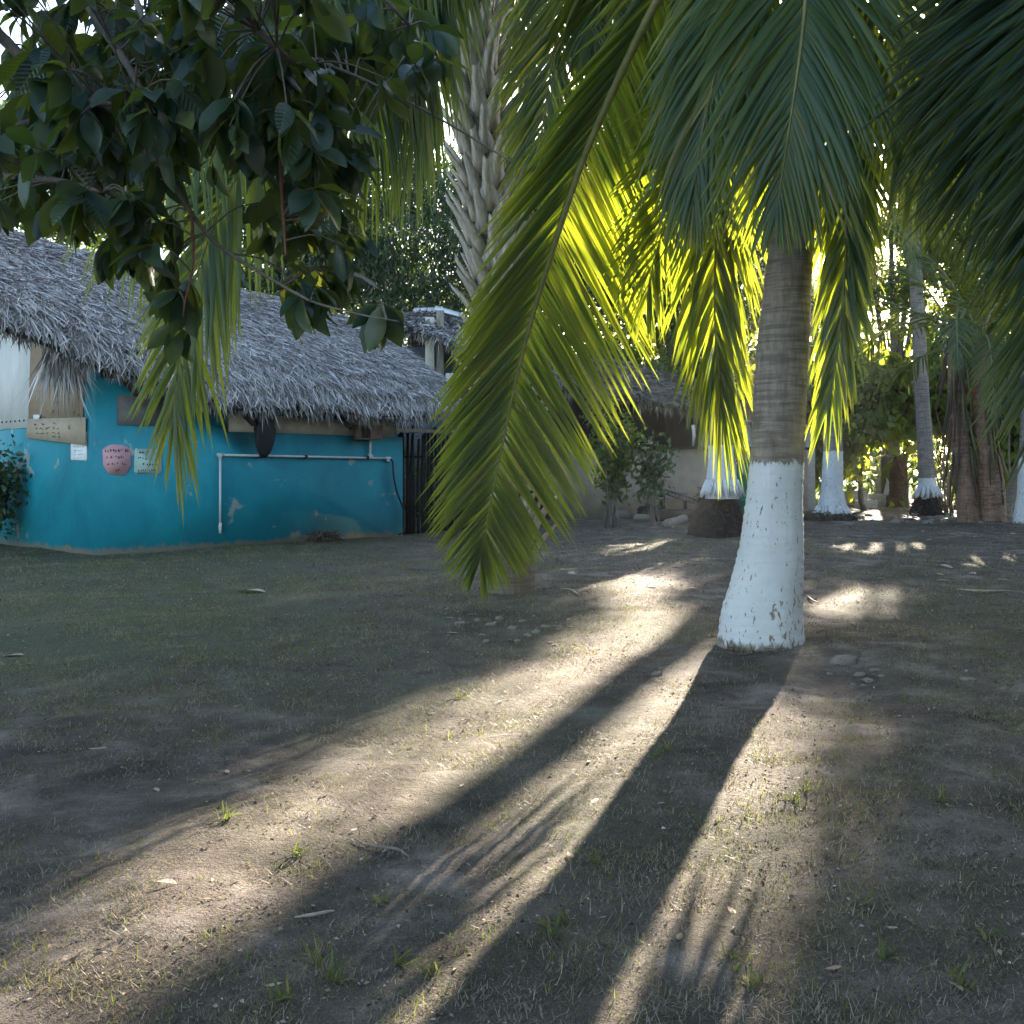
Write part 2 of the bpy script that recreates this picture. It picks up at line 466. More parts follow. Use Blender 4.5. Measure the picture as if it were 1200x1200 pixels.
def trunk_mat(name, paint_z, bark0, bark1, paint=(0.60, 0.61, 0.61), edge=0.085, ring=0.055):
    """palm bark with growth rings; whitewashed below paint_z (object z)"""
    m, nt, b = new_mat(name)
    tc = N(nt, 'ShaderNodeTexCoord')
    sep = N(nt, 'ShaderNodeSeparateXYZ'); nt.links.new(tc.outputs['Object'], sep.inputs[0])
    v = mapv(nt, (1, 1, 1)); vs = mapv(nt, (26, 26, 5)); vh = mapv(nt, (3, 3, 40))
    n1 = noise(nt, 4, 5, 0.6, v); n2 = noise(nt, 1, 4, 0.7, vs); n3 = noise(nt, 1, 3, 0.6, vh)
    bark = ramp(nt, n2.outputs[0], [(0.3, bark0), (0.7, bark1)]).outputs[0]
    bark = mix(nt, ramp(nt, n3.outputs[0], [(0.45, (0, 0, 0)), (0.6, (0.6, 0.6, 0.6))]).outputs[0], bark, tuple(x * 0.5 for x in bark0))
    bark = mix(nt, ramp(nt, n1.outputs[0], [(0.5, (0, 0, 0)), (0.8, (0.5, 0.5, 0.5))]).outputs[0], bark, tuple(x * 1.25 for x in bark1))
    if paint_z > 0:
        streak = noise(nt, 1, 3, 0.6, mapv(nt, (40, 40, 3)))
        z = mth(nt, 'ADD', sep.outputs[2], mth(nt, 'MULTIPLY', mth(nt, 'SUBTRACT', streak.outputs[0], 0.5), edge * 2.2))
        pm = mth(nt, 'MULTIPLY', mth(nt, 'SUBTRACT', paint_z, z), 60, True)
        # cracks and flakes where the whitewash is gone: short upright nicks, more of them low down
        nick = noise(nt, 1, 3, 0.6, mapv(nt, (34, 34, 13)))
        zone = noise(nt, 2.2, 2, 0.5, v)
        lowf = mth(nt, 'MULTIPLY', mth(nt, 'SUBTRACT', paint_z * 0.75, sep.outputs[2]), 0.055)
        th = mth(nt, 'SUBTRACT', mth(nt, 'SUBTRACT', 0.725, mth(nt, 'MULTIPLY', zone.outputs[0], 0.17)), lowf)
        ck = mth(nt, 'MULTIPLY', mth(nt, 'SUBTRACT', nick.outputs[0], th), 30, True)
        # the wash thins out at the very bottom
        base = mth(nt, 'MULTIPLY', mth(nt, 'SUBTRACT', mth(nt, 'ADD', mth(nt, 'MULTIPLY', nick.outputs[0], 0.22), -0.045), sep.outputs[2]), 22, True)
        pm = mth(nt, 'MULTIPLY', pm, mth(nt, 'SUBTRACT', 1.0, ck))
        pm = mth(nt, 'MULTIPLY', pm, mth(nt, 'SUBTRACT', 1.0, base))
        pc = ramp(nt, n1.outputs[0], [(0.3, tuple(x * 0.86 for x in paint)), (0.7, paint)]).outputs[0]
        c = mix(nt, pm, bark, pc)
    else:
        c = bark
    nt.links.new(c, b.inputs['Base Color'])
    b.inputs['Roughness'].default_value = 0.85
    h = mth(nt, 'ADD', n2.outputs[0], mth(nt, 'MULTIPLY', n3.outputs[0], 0.7))
    bump(nt, b, h, 0.7, 0.012)
    return m

# ------------------------------------------------------------------ ground
def build_ground():
    def axis(lo, hi, n, c):
        s = np.linspace(-1, 1, n)
        g = np.sinh(s * 4.6) / np.sinh(4.6)
        return np.where(g < 0, c + (c - lo) * g, c + (hi - c) * g)
    xs = axis(-220, 220, 360, 0.0); ys = axis(-150, 320, 420, 5.0)
    X, Y = np.meshgrid(xs, ys)
    Z = gz(X, Y)
    near = np.exp(-((X / 9) ** 2 + ((Y - 5) / 9) ** 2))
    r2 = np.random.default_rng(3)
    Z = Z + near * r2.normal(0, 0.006, X.shape)
    v = np.stack([X, Y, Z], -1).reshape(-1, 3)
    n = len(xs)
    i = np.arange(len(ys) - 1)[:, None] * n + np.arange(n - 1)[None]
    f = np.stack([i, i + 1, i + n + 1, i + n], -1).reshape(-1, 4)
    o = obj('ground', v, f, M['ground'])
    tag(o, kind='structure')
build_ground()

def green_patch(x, y):
    """0..1: how green the lawn is"""
    g = 0.5 + 0.5 * np.sin(x * 0.8 + 0.6 * np.sin(y * 0.7) + 2.2) * np.cos(y * 0.55 + 0.5 * np.sin(x * 1.1))
    g = g + 0.25 * np.sin(3.1 * x + 1.0) * np.sin(2.7 * y + 0.4)
    return np.clip(g, 0, 1)

def clump(x, y):
    c = np.sin(x * 5.3 + 1.8 * np.sin(y * 3.1 + x)) * np.sin(y * 4.7 + 1.6 * np.sin(x * 2.9 - y * .6)) + .6 * np.sin(x * 11 + 2 * np.sin(y * 7)) * np.sin(y * 9.5 + 1.2 * np.sin(x * 8))
    return np.clip(.5 + .55 * c, 0, 1)

def bare_patch(x, y):
    b = np.sin(x * 1.35 + 1.1 * np.sin(y * 0.9)) * np.sin(y * 1.15 + 0.8 * np.sin(x * 0.7 + 1.0)) + 0.35 * np.sin(x * 4.1 + 2) * np.sin(y * 3.7)
    return np.clip((b - 0.35) * 1.8, 0, 1)

def build_grass():
    def blades(n, dmin, dmax, power, hmin, hmax, wid, lean, keepfn, seed):
        r = np.random.default_rng(seed)
        u = r.random(n)
        D = (dmin ** power + u * (dmax ** power - dmin ** power)) ** (1 / power)
        X = (r.random(n) * 2 - 1) * (D * 0.56 + 0.6)
        k = keepfn(X, D, r.random(n))
        X, D = X[k], D[k]
        n = len(X)
        z = gz(X, D) - 0.004
        a = r.random(n) * 2 * pi
        h = hmin + (hmax - hmin) * r.random(n) ** 1.6
        h *= (1 + 0.05 * D) * (0.6 + 0.8 * (0.5 + 0.5 * np.sin(X * 9 + 2 * np.sin(D * 5)) * np.sin(D * 8 + 1.5 * np.sin(X * 6))))
        ln = lean[0] + (lean[1] - lean[0]) * r.random(n)
        d = np.stack([np.cos(a) * np.sin(ln), np.sin(a) * np.sin(ln), np.cos(ln)], 1)
        w = np.stack([-np.sin(a), np.cos(a), np.zeros(n)], 1)
        ww = wid * (0.7 + 0.6 * r.random(n)) * (1 + 0.09 * D)
        p0 = np.stack([X, D, z], 1)
        a2 = a + 0.6
        tip = p0 + d * h[:, None] + r.normal(0, 0.1, (n, 3)) * h[:, None]
        tip[:, 2] = np.maximum(tip[:, 2], z + 0.007)
        hw = (w * ww[:, None])
        v = np.stack([p0 - hw, p0 + hw, tip + hw * 0.25, tip - hw * 0.25], 1)
        i = np.arange(n)[:, None] * 4
        q = i + np.array([0, 1, 2, 3])
        return v.reshape(-1, 3), q
    v, f = blades(520000, 1.7, 17, 0.62, 0.008, 0.032, 0.0009, (0.5, 1.5), lambda x, y, u: u < (1 - bare_patch(x, y) * 0.93) * (.25 + .75 * clump(x, y)), 11)
    tag(obj('dry_grass', v, f, M['straw']), 'short dry straw-coloured grass covering the yard', 'grass', kind='stuff')
    v, f = blades(330000, 1.7, 19, 0.66, 0.010, 0.036, 0.0010, (0.3, 1.3), lambda x, y, u: u < np.clip(green_patch(x, y) + 0.5 * np.clip((-0.16 * y + 1.2 - x) * .8, 0, 1) * np.clip((y - 4) * .5, 0, 1), 0, 1) * 1.05 * clump(x + 3.1, y - 1.7) * (1 - bare_patch(x, y)), 12)
    tag(obj('green_grass', v, f, M['grass']), 'sparse green grass blades growing among the dry lawn', 'grass', kind='stuff')
build_grass()

def build_crumbs():
    r = np.random.default_rng(19); n = 90000
    D = (1.8 ** .6 + r.random(n) * (24 ** .6 - 1.8 ** .6)) ** (1 / .6)
    X = (r.random(n) * 2 - 1) * (D * 0.56 + 0.6)
    k = (np.sin(X * 2.1 + 1.7 * np.sin(D * 1.3)) * np.sin(D * 1.9 + X) + .25 * (X > .5) + .25 * (D > 9)) > r.normal(0.1, .5, n)
    X, D = X[k], D[k]; n = len(X)
    c = np.stack([X, D, gz(X, D) + .003 + .008 * r.random(n)], 1)
    d = nz(r.normal(0, 1, (n, 3)) * [1, 1, .25]); L = (.004 + .012 * r.random(n) ** 2) * (1 + .09 * D)
    v, f = leaf_quads(c, d, nz(r.normal(0, .4, (n, 3)) + [0, 0, 1]), L, L * (.3 + .5 * r.random(n)))
    tag(obj('leaf_crumbs', v, f, M['crumb']), 'crumbled dry leaf litter and soil crumbs strewn over the yard', 'litter', kind='stuff')
# ------------------------------------------------------------------ where the canopy opens to the sun
LIT_GROUND = [
    [(0, 1050), (130, 985), (300, 930), (450, 850), (560, 790), (640, 745), (700, 715), (770, 690), (830, 720), (850, 780),
     (865, 790), (965, 803), (1050, 845), (1040, 1000), (1000, 1110), (950, 1260), (700, 1300), (0, 1300), (-200, 1200)],
    [(625, 706), (690, 664), (800, 666), (812, 696), (700, 712)],
    [(930, 700), (1000, 674), (1095, 694), (1030, 728), (940, 742)],
    [(1105, 872), (1170, 855), (1200, 905), (1130, 915)],
    [(850, 960), (1010, 935), (1025, 1005), (965, 1035), (960, 1120), (870, 1190), (760, 1260), (690, 1260)],
    [(1035, 905), (1080, 895), (1085, 935), (1040, 940)],
    [(1060, 985), (1120, 975), (1115, 1005), (1070, 1015)],
    [(1075, 790), (1130, 785), (1120, 805), (1080, 808)],
    [(960, 640), (1090, 632), (1120, 645), (980, 655)],
    [(700, 632), (800, 628), (810, 642), (720, 648)],
    [(1120, 650), (1200, 645), (1200, 665), (1130, 668)],
    [(1000, 598), (1190, 598), (1190, 612), (1000, 612)],
    [(150, 930), (190, 915), (200, 925), (160, 940)],
]
LIT_AIR = [   # openings that light the hanging fronds, on the upright plane Y = 8
    [(612, 270), (665, 200), (770, 180), (890, 150), (1000, 230), (1015, 560), (830, 600), (780, 430), (720, 450), (630, 390)],
    [(600, 500), (640, 490), (700, 620), (650, 640)],
    [(230, 330), (270, 330), (270, 400), (230, 400)],
    [(340, 350), (385, 350), (385, 420), (340, 420)],
]
LIT_FAR = [[(995, 395), (1090, 385), (1092, 545), (1000, 550)], [(1100, 440), (1135, 430), (1135, 520), (1105, 520)], [(880, 380), (905, 380), (905, 470), (880, 470)]]   # on Y = 31
def sun_open(p, r):
    """True where a leaf at p would shade one of the sunlit openings"""
    p = p + r.normal(0, 0.14, p.shape)
    t = p[:, 2] / S[2]
    g = p - t[:, None] * S
    out = np.zeros(len(p), bool)
    ok = g[:, 1] > 1.5
    gy = np.maximum(g[:, 1], 1.5)
    px = CX + F * g[:, 0] / gy; py = HY + F * CAMZ / gy
    for q in LIT_GROUND: out |= ok & inpoly(px, py, q)
    t = (p[:, 1] - 8.0) / S[1]
    g = p - t[:, None] * S
    px = CX + F * g[:, 0] / 8.0; py = HY - (g[:, 2] - CAMZ) * F / 8.0
    for q in LIT_AIR: out |= inpoly(px, py, q)
    t = (p[:, 1] - 31.0) / S[1]
    g = p - t[:, None] * S
    px = CX + F * g[:, 0] / 31.0; py = HY - (g[:, 2] - CAMZ) * F / 31.0
    for q in LIT_FAR: out |= (p[:, 1] > 32.6) & inpoly(px, py, q) & (r.random(len(p)) < .8)
    return out

# ------------------------------------------------------------------ leaves in bulk
def leaf_quads(c, d, nrm, L, W, fold=0.25):
    """diamond leaves with a fold along the midrib: 4 verts, 2 tris"""
    w = nz(np.cross(d, nrm))
    n2 = np.cross(w, d)
    a = c
    b = c + d * (L * 0.45)[:, None] + w * (W * 0.5)[:, None] + n2 * (W * fold)[:, None]
    e = c + d * (L * 0.45)[:, None] - w * (W * 0.5)[:, None] + n2 * (W * fold)[:, None]
    t = c + d * L[:, None] - n2 * (L * 0.08)[:, None]
    v = np.stack([a, b, t, e], 1).reshape(-1, 3)
    i = np.arange(len(c))[:, None] * 4
    f = np.concatenate([i + [0, 1, 2], i + [0, 2, 3]], 1).reshape(-1, 3)
    return v, f

build_crumbs()

def leaf_tree(label, base, trunk_r, fork_z, blobs, n_leaves, leaf, mat, seed, aspect=0.45, hang=0.4, clump=0.45, group='trees behind the yard', name='broadleaf_tree', carve=True):
    """blobs: list of (centre, radii). One tree: trunk with limbs, and a crown of leaf clumps"""
    r = np.random.default_rng(seed)
    base = np.array([base[0], base[1], float(gz(base[0], base[1]))])
    t = thing(name, label, 'tree', base, group)
    mb = MB()
    top = base + [r.normal(0, .2), r.normal(0, .2), fork_z]
    mb.tube(spline([base - [0, 0, .15], base + (top - base) * .5 + r.normal(0, .08, 3), top], 9), np.linspace(trunk_r, trunk_r * .7, 9), 9)
    mb.build('trunk', M['bark'], t, True)
    lm = MB()
    for c, rad in blobs:
        c = np.array(c, float)
        lm.tube(spline([top - [0, 0, .1], (top + c) / 2 + r.normal(0, .25, 3), c], 8), np.linspace(trunk_r * .40, trunk_r * .10, 8), 6)
        for k in range(5):
            e = c + nz(r.normal(0, 1, 3)) * np.array(rad) * .75
            if carve and sun_open(np.array([e, (c + e) / 2]), r).any(): continue
            lm.tube(spline([c, (c + e) / 2 + r.normal(0, .15, 3), e], 5), np.linspace(trunk_r * .10, .01, 5), 5)
    lm.build('branches', M['bark'], t, True)
    tot = sum(a[1][0] * a[1][1] * a[1][2] for a in blobs)
    C = []
    per = 42
    for c, rad in blobs:
        n = max(3, int(n_leaves * rad[0] * rad[1] * rad[2] / tot / per))
        d = nz(r.normal(0, 1, (n, 3)))
        rr = r.random(n) ** 0.4
        cc = np.array(c) + d * rr[:, None] * np.array(rad)
        C.append(cc)
    C = np.concatenate(C)
    c = np.repeat(C, per, 0) + r.normal(0, clump, (len(C) * per, 3)) * [1, 1, .7]
    c = c[c[:, 2] > 0.15]
    if carve: c = c[~sun_open(c, r)]
    n = len(c)
    d = nz(r.normal(0, 1, (n, 3)) + [0, 0, -hang * 2])
    L = leaf * (0.6 + 0.8 * r.random(n))
    v, f = leaf_quads(c, d, nz(r.normal(0, 1, (n, 3)) + [0, 0, .6]), L, L * aspect)
    tag(obj('crown', v, f, mat, t), kind='stuff')
    return t

# ------------------------------------------------------------------ palms
def palm_trunk(pts, rad, mat, parent, seg=28, n=90, ring=0.07, amp=0.018, seed=1, rough=0.012, squash=None):
    r = np.random.default_rng(seed)
    z = [p[2] for p in pts]
    sp = spline(pts, n)
    hz = np.array([p[2] for p in pts]); o = np.argsort(hz)
    rr = np.interp(sp[:, 2], hz[o], np.array(rad)[o])
    a = np.arange(seg) / seg * 2 * pi
    ph = (sp[:, 2][:, None] + 0.02 * np.sin(a * 2 + 1)[None] + 0.01 * np.sin(a * 3)[None]) / ring
    saw = (ph % 1.0)
    R = rr[:, None] * (1 + amp * (saw - .5) + 0.02 * np.sin(3 * a + sp[:, 2:3] * 1.5) + 0.015 * np.sin(5 * a + 2 - sp[:, 2:3] * 2.3))
    R = R + r.normal(0, rough * 0.35, R.shape) * rr[:, None]
    t, u, w = frames(sp)
    v = sp[:, None] + R[..., None] * (np.cos(a)[None, :, None] * np.array([1.0, 0, 0]) + np.sin(a)[None, :, None] * np.array([0, 1.0, 0]))
    i = np.arange(n - 1)[:, None] * seg; j = np.arange(seg)[None]; k = (j + 1) % seg
    f = np.stack([i + j, i + k, i + seg + k, i + seg + j], -1).reshape(-1, 4)
    return obj('trunk', v.reshape(-1, 3), f, mat, parent)

WPROF = {8: [.45, .85, 1, 1, .92, .8, .6, .36, .03], 6: [.5, .95, 1, .9, .7, .4, .03], 4: [.6, 1, .9, .55, .03], 3: [.7, 1, .7, .03]}
def leaflet_arrays(pos, d0, nrm, L, w, K, droop, fold=0.5):
    """ribbons folded along the midrib; verts (n, K+1, 3, 3)"""
    n = len(pos)
    prof = np.array(WPROF[K])
    d = nz(d0); p = pos.copy()
    V = np.zeros((n, K + 1, 3, 3))
    g = np.array([0, 0, -1.0])
    for k in range(K + 1):
        wd = nz(np.cross(d, nrm)); n2 = np.cross(wd, d)
        hw = (w * prof[k] * 0.5)[:, None]
        V[:, k, 0] = p - wd * hw + n2 * hw * fold
        V[:, k, 1] = p
        V[:, k, 2] = p + wd * hw + n2 * hw * fold
        p = p + d * (L / K)[:, None]
        d = nz(d + g * (droop * (0.35 + k / K))[:, None])
    return V
def ribbon_faces(K):
    f = []
    for k in range(K):
        for s in (0, 1):
            f.append((k * 3 + s, k * 3 + s + 1, k * 3 + 3 + s + 1, k * 3 + 3 + s))
    return np.array(f)

def frond(parent, pts, pairs, Lmax, side, seed, w=0.042, K=6, r0=0.022, start=0.18, a0=62, a1=18, droop=0.22, single=0, mat='frond', vee=0.25,
          base_len=0.55, tip_len=0.38, jitter=0.06, miss=0.0, single_if=None, sidebias=(1.0, 1.0), keep=None, left_ang=None, tidy=1.0, dense=1.0, smat='leaflet', taper=(.93, .35)):
    """a feather palm leaf along pts. 'single': how many leaflets become objects of their own"""
    r = np.random.default_rng(seed)
    sp = spline(pts, 60)
    tt = nz(np.gradient(sp, axis=0))
    v, f = tube_data(sp, np.linspace(r0, 0.0035, 60) * np.where(np.arange(60) < 8, 1.25, 1), 7)
    fo = obj('frond', v, f, M['rachis'], parent)
    u = start + (0.995 - start) * (1 - (1 - np.linspace(0, 1, pairs)) ** dense)
    U = np.repeat(u, 2) + r.normal(0, 0.25 / pairs, pairs * 2)
    U = np.clip(U, 0, 1)
    sg = np.tile([1.0, -1.0], pairs)
    kk = r.random(len(U)) >= miss
    U, sg = U[kk], sg[kk]
    x = U * 59
    i0 = np.clip(x.astype(int), 0, 58); fr = (x - i0)[:, None]
    pos = sp[i0] * (1 - fr) + sp[i0 + 1] * fr
    T = nz(tt[i0] * (1 - fr) + tt[i0 + 1] * fr)
    s = np.array(side, float)
    s = nz(s - (T @ s)[:, None] * T)
    nn = np.cross(s, T)
    nn = np.where((nn[:, 2] < 0)[:, None], nn, nn)
    ang = np.radians((a0 + (a1 - a0) * U ** 1.3) * np.interp(U, [0, taper[0], 1], [1, 1, taper[1]]) + r.normal(0, 4 * tidy, len(U)))
    if left_ang is not None: ang = np.where(sg < 0, ang * np.interp(U, [.25, .55, .9], left_ang), ang)
    d0 = np.cos(ang)[:, None] * T + (np.sin(ang) * sg)[:, None] * s + nn * (vee + r.normal(0, .07 * tidy, len(U)))[:, None] + r.normal(0, jitter, (len(U), 3))
    L = Lmax * np.interp(U, [0, start, 0.4, 0.62, 0.85, 1.0], [base_len * .6, base_len, 1, 0.97, max(0.68, (1 + tip_len) / 2), tip_len]) * (1 + r.normal(0, .06, len(U)))
    L = L * np.where(sg > 0, sidebias[0], sidebias[1])
    ww = w * (0.8 + 0.4 * r.random(len(U))) * np.interp(U, [0, .3, .8, 1], [.8, 1, .9, .6])
    dr = droop * (0.6 + 0.8 * r.random(len(U)))
    V = leaflet_arrays(pos, d0, nz(nn + r.normal(0, .22 * tidy, nn.shape)), L, ww, K, dr)
    low = V[:, :, :, 2].min((1, 2)); gr = gz(V[:, -1, 1, 0], V[:, -1, 1, 1])
    V[..., 2] = np.maximum(V[..., 2], (gr + 0.012)[:, None, None])
    F1 = ribbon_faces(K)
    idx = np.arange(len(V))
    if keep is not None:
        idx = idx[keep(V[:, 0, 1]) & keep(V[:, K // 2, 1])]
    order = idx
    if single:
        vis = idx if single_if is None else idx[single_if(V[idx][:, K // 2, 1])]
        one = vis[:single]
        for i in one:
            obj('leaflet', V[i].reshape(-1, 3), F1, M[smat], fo)
        order = np.setdiff1d(idx, one)
    if len(order):
        W = V[order]
        nv = (K + 1) * 3
        ff = (np.arange(len(order))[:, None, None] * nv + F1[None]).reshape(-1, 4)
        tag(obj('leaflets', W.reshape(-1, 3), ff, M[mat], fo), kind='stuff')
    return fo

def palm_crown(parent, top, n, length, seed, mat='frond_far', K=3, pairs=45, Lm=0.8, w=0.05, el=(70, -35), carve=True, az=None):
    """fronds of a distant palm: rachis and leaflets"""
    r = np.random.default_rng(seed)
    for i in range(n):
        a = (i * 2.399 + r.normal(0, .2)) if az is None else az[i]
        e = radians(el[0] + (el[1] - el[0]) * (i + .5) / n + r.normal(0, 6))
        d = np.array([cos(a) * cos(e), sin(a) * cos(e), sin(e)])
        p = np.array(top, float); pts = [p.copy()]
        ln = length * (0.85 + .3 * r.random())
        for k in range(7):
            p = p + d * ln / 7; pts.append(p.copy())
            d = nz(d + np.array([0, 0, -1]) * (0.10 + 0.05 * k) * (0.9 + .3 * r.random()))
        pts = np.array(pts)
        side = np.array([-sin(a), cos(a), 0])
        kp = (lambda q: ~sun_open(q, r)) if carve else None
        frond(parent, pts, pairs, Lm, side, seed * 100 + i, w=w, K=K, r0=0.03, start=.2, droop=.35, mat=mat, keep=kp, miss=.03)

# ---- the whitewashed coconut palm in the middle of the yard
def tz(py, D=7.4): return CAMZ + (HY - py) / F * D
prof = [(891, 762, 52), (892, 748, 49.5), (893, 715, 46), (899, 680, 41), (904, 640, 36.5), (907, 590, 32.5), (910, 540, 30.5), (913, 470, 30), (917, 400, 29.5), (923, 330, 27), (929, 270, 25.5), (935, 150, 24), (941, 0, 23), (946, -160, 22), (950, -300, 22)]
D0 = 7.4
base0 = np.array([(891 - CX) / F * D0, D0, 0.0])
base0[2] = float(gz(base0[0], D0))
main = thing('coconut_palm', 'coconut palm with smooth whitewashed lower trunk and hanging yellow-green fronds, standing alone in the yard', 'palm tree', base0)
tp = [((px - CX) / F * D0, D0, tz(py)) for px, py, w in prof]
tr = [w / F * D0 for px, py, w in prof]
M['trunk_main'] = trunk_mat('whitewashed_palm_trunk', 1.315, (0.165, 0.13, 0.10), (0.33, 0.27, 0.21))
palm_trunk(tp, tr, M['trunk_main'], main, seg=56, n=330, ring=0.062, amp=0.03, seed=4, rough=0.02)
top0 = np.array(tp[-1]) - [0, 0, .1]
def PX(l):
    return [P(a, b, d) for a, b, d in l]
cs = np.array([1.0, 0, 0])
vis_f = lambda q: (q[:, 2] < CAMZ + (HY + 30) / F * q[:, 1])
# the long frond that sweeps down to the lawn
frond(main, [top0] + PX([(860, -190, 7.5), (800, -50, 7.6), (762, 15, 7.75), (717, 108, 8.0), (682, 190, 8.2), (652, 280, 8.4), (627, 360, 8.6), (606, 440, 8.75), (586, 535, 8.9), (571, 610, 9.05), (563, 652, 9.15)]),
      185, 1.42, (0.95, 0.25, 0.15), 21, tidy=.35, dense=1.45, taper=(.96, .2), w=0.044, K=8, r0=0.055, start=.28, a0=54, a1=40, droop=.015, single=190, vee=-0.05, base_len=.75, tip_len=.27, sidebias=(1.14, 0.98), single_if=vis_f, left_ang=[.32, .55, .85], jitter=.02)
# the frond hanging in front of the trunk
frond(main, [top0] + PX([(955, -230, 6.9), (951, -100, 6.55), (944, 0, 6.4), (937, 67, 6.35), (925, 150, 6.35), (917, 200, 6.4), (913, 228, 6.42), (911, 245, 6.42)]),
      140, 1.25, (0.98, -0.2, 0.1), 22, tidy=.6, w=0.042, K=8, r0=0.035, start=.25, a0=52, a1=22, droop=.12, single=110, vee=-0.02, base_len=.9, tip_len=.26, single_if=vis_f)
# sunlit fronds on the far side of the trunk
frond(main, [top0] + PX([(915, -120, 7.6), (880, 20, 7.8), (852, 150, 7.8), (840, 270, 7.7), (838, 380, 7.65), (846, 470, 7.6)]),
      130, 1.0, (0.9, 0.4, 0), 23, w=0.044, r0=.03, start=.35, a0=50, a1=16, droop=.2, vee=0, tip_len=.7)
frond(main, [top0] + PX([(905, -150, 7.6), (872, 40, 7.75), (830, 140, 7.85), (792, 225, 7.95), (768, 300, 8.0), (758, 350, 8.0)]),
      105, 1.05, (0.85, 0.4, 0.3), 24, w=0.044, r0=.03, start=.30, a0=55, a1=22, droop=.10, vee=0)
frond(main, [top0] + PX([(962, -100, 7.6), (982, 60, 7.4), (992, 200, 7.25), (990, 320, 7.2), (980, 420, 7.2), (970, 475, 7.2)]),
      110, 0.75, (0.8, -0.55, 0), 25, w=0.044, r0=.03, start=.3, a0=42, a1=14, droop=.22, vee=0, tip_len=.6)
frond(main, [top0] + PX([(985, -160, 7.0), (1020, -40, 6.8), (1050, 60, 6.7), (1072, 160, 6.7), (1082, 240, 6.7)]),
      85, 0.95, (0.9, -0.4, 0), 26, w=0.04, r0=.03, start=.25, a0=50, a1=18, droop=.25, vee=0)
frond(main, [top0] + PX([(905, -140, 7.2), (875, -40, 7.1), (845, 60, 7.1), (822, 160, 7.15), (812, 240, 7.2)]),
      105, 1.1, (0.9, -0.3, 0), 27, w=0.044, r0=.03, start=.25, a0=45, a1=14, droop=.25, vee=0)
frond(main, [top0] + PX([(890, -200, 8.0), (835, -110, 8.2), (795, -20, 8.4), (770, 60, 8.5), (758, 120, 8.5)]),
      105, 1.15, (0.9, 0.3, 0.1), 28, w=0.044, r0=.03, start=.25, a0=52, a1=18, droop=.16, vee=0)
frond(main, [top0] + PX([(870, -190, 8.0), (800, -150, 8.5), (740, -70, 9.0), (705, 0, 9.3), (695, 60, 9.3)]),
      100, 1.2, (0.9, 0.3, 0.1), 29, w=0.044, r0=.03, start=.25, a0=50, a1=18, droop=.3, vee=0)
for i, az in enumerate([0.3, 1.25, 2.0, 4.2, 5.2]):       # the upper crown, above the frame
    e = radians(48 - 6 * i)
    d = np.array([cos(az) * cos(e), sin(az) * cos(e), sin(e)]); p = top0.copy(); pts = [p.copy()]
    for k in range(7):
        p = p + d * .62; pts.append(p.copy()); d = nz(d + np.array([0, 0, -.17 - .03 * k]))
    frond(main, pts, 60, .9, (-sin(az), cos(az), 0), 40 + i, w=.045, K=4, r0=.03, droop=.3, keep=(lambda q: ~sun_open(q, np.random.default_rng(1))))

# ---- the palm with old leaf bases on its trunk
D1 = 10.3
b1 = np.array([(598 - CX) / F * D1, D1, 0]); b1[2] = float(gz(b1[0], D1))
boot = thing('coconut_palm', 'palm with a rough trunk of criss-cross pale old leaf bases, behind the long drooping frond', 'palm tree', b1)
bp = [((px - CX) / F * D1, D1, CAMZ + (HY - py) / F * D1) for px, py in [(600, 705), (599, 640), (596, 520), (587, 400), (573, 250), (562, 120), (555, 20), (548, -120), (545, -190)]]
M['trunk_boot'] = trunk_mat('fibrous_palm_trunk', 0.0, (0.10, 0.075, 0.055), (0.22, 0.175, 0.135))
palm_trunk(bp, [.24, .22, .2, .2, .215, .225, .225, .2, .17], M['trunk_boot'], boot, seg=24, n=80, seed=9)
def boot_mesh(seed):
    """an old leaf base: a wide clasping wedge that narrows upward and splits at the tip"""
    r = np.random.default_rng(seed)
    rows = [(0.0, .105, .0, .03), (.10, .088, .012, .034), (.20, .062, .035, .032), (.30, .045, .075, .026), (.40, .034, .125, .016)]
    v = []; f = []
    for z, w, out, th in rows:
        w *= 1 + r.normal(0, .08)
        cup = .35 * w
        v += [(-w, out - cup, z), (0, out + th, z), (w, out - cup, z), (0, out - th * .2, z)]
    for i in range(4):
        for j in range(4):
            k = (j + 1) % 4
            f.append((i * 4 + j, i * 4 + k, i * 4 + 4 + k, i * 4 + 4 + j))
    n = len(v)
    o = rows[-1][2]
    v += [(-.034, o + .02, .44 + r.normal(0, .025)), (.030, o + .015, .42 + r.normal(0, .025))]
    f += [(16, 17, n), (17, 19, n), (19, 16, n), (17, 18, n + 1), (18, 19, n + 1), (19, 17, n + 1), (3, 2, 1, 0)]
    return make_mesh('leaf_base', v, f, M['boot'], False)
BM = [boot_mesh(i) for i in range(7)]
bsp = spline(bp, 400)
zz = 0.35
r = np.random.default_rng(12)
k = 0
while zz < 5.9:
    c = np.array([np.interp(zz, bsp[:, 2], bsp[:, j]) for j in range(3)])
    a = k * 2.3999 + r.normal(0, .07)
    rad = .19 + .02 * min(1, zz / 3)
    out = np.array([cos(a), sin(a), 0])
    tilt = radians(6 + 14 * r.random())
    sx = np.array([-sin(a), cos(a), 0]); up = np.array([0, 0, 1.0]) * cos(tilt) + out * sin(tilt); oy = out * cos(tilt) - np.array([0, 0, 1.0]) * sin(tilt)
    s = 0.95 + .3 * r.random()
    Mx = np.eye(4); Mx[:3, 0] = -sx * s; Mx[:3, 1] = oy * s; Mx[:3, 2] = up * s; Mx[:3, 3] = c + out * rad
    place('leaf_base', BM[k % 7], Mx, boot)
    zz += 0.0275; k += 1
top1 = np.array(bp[-1])
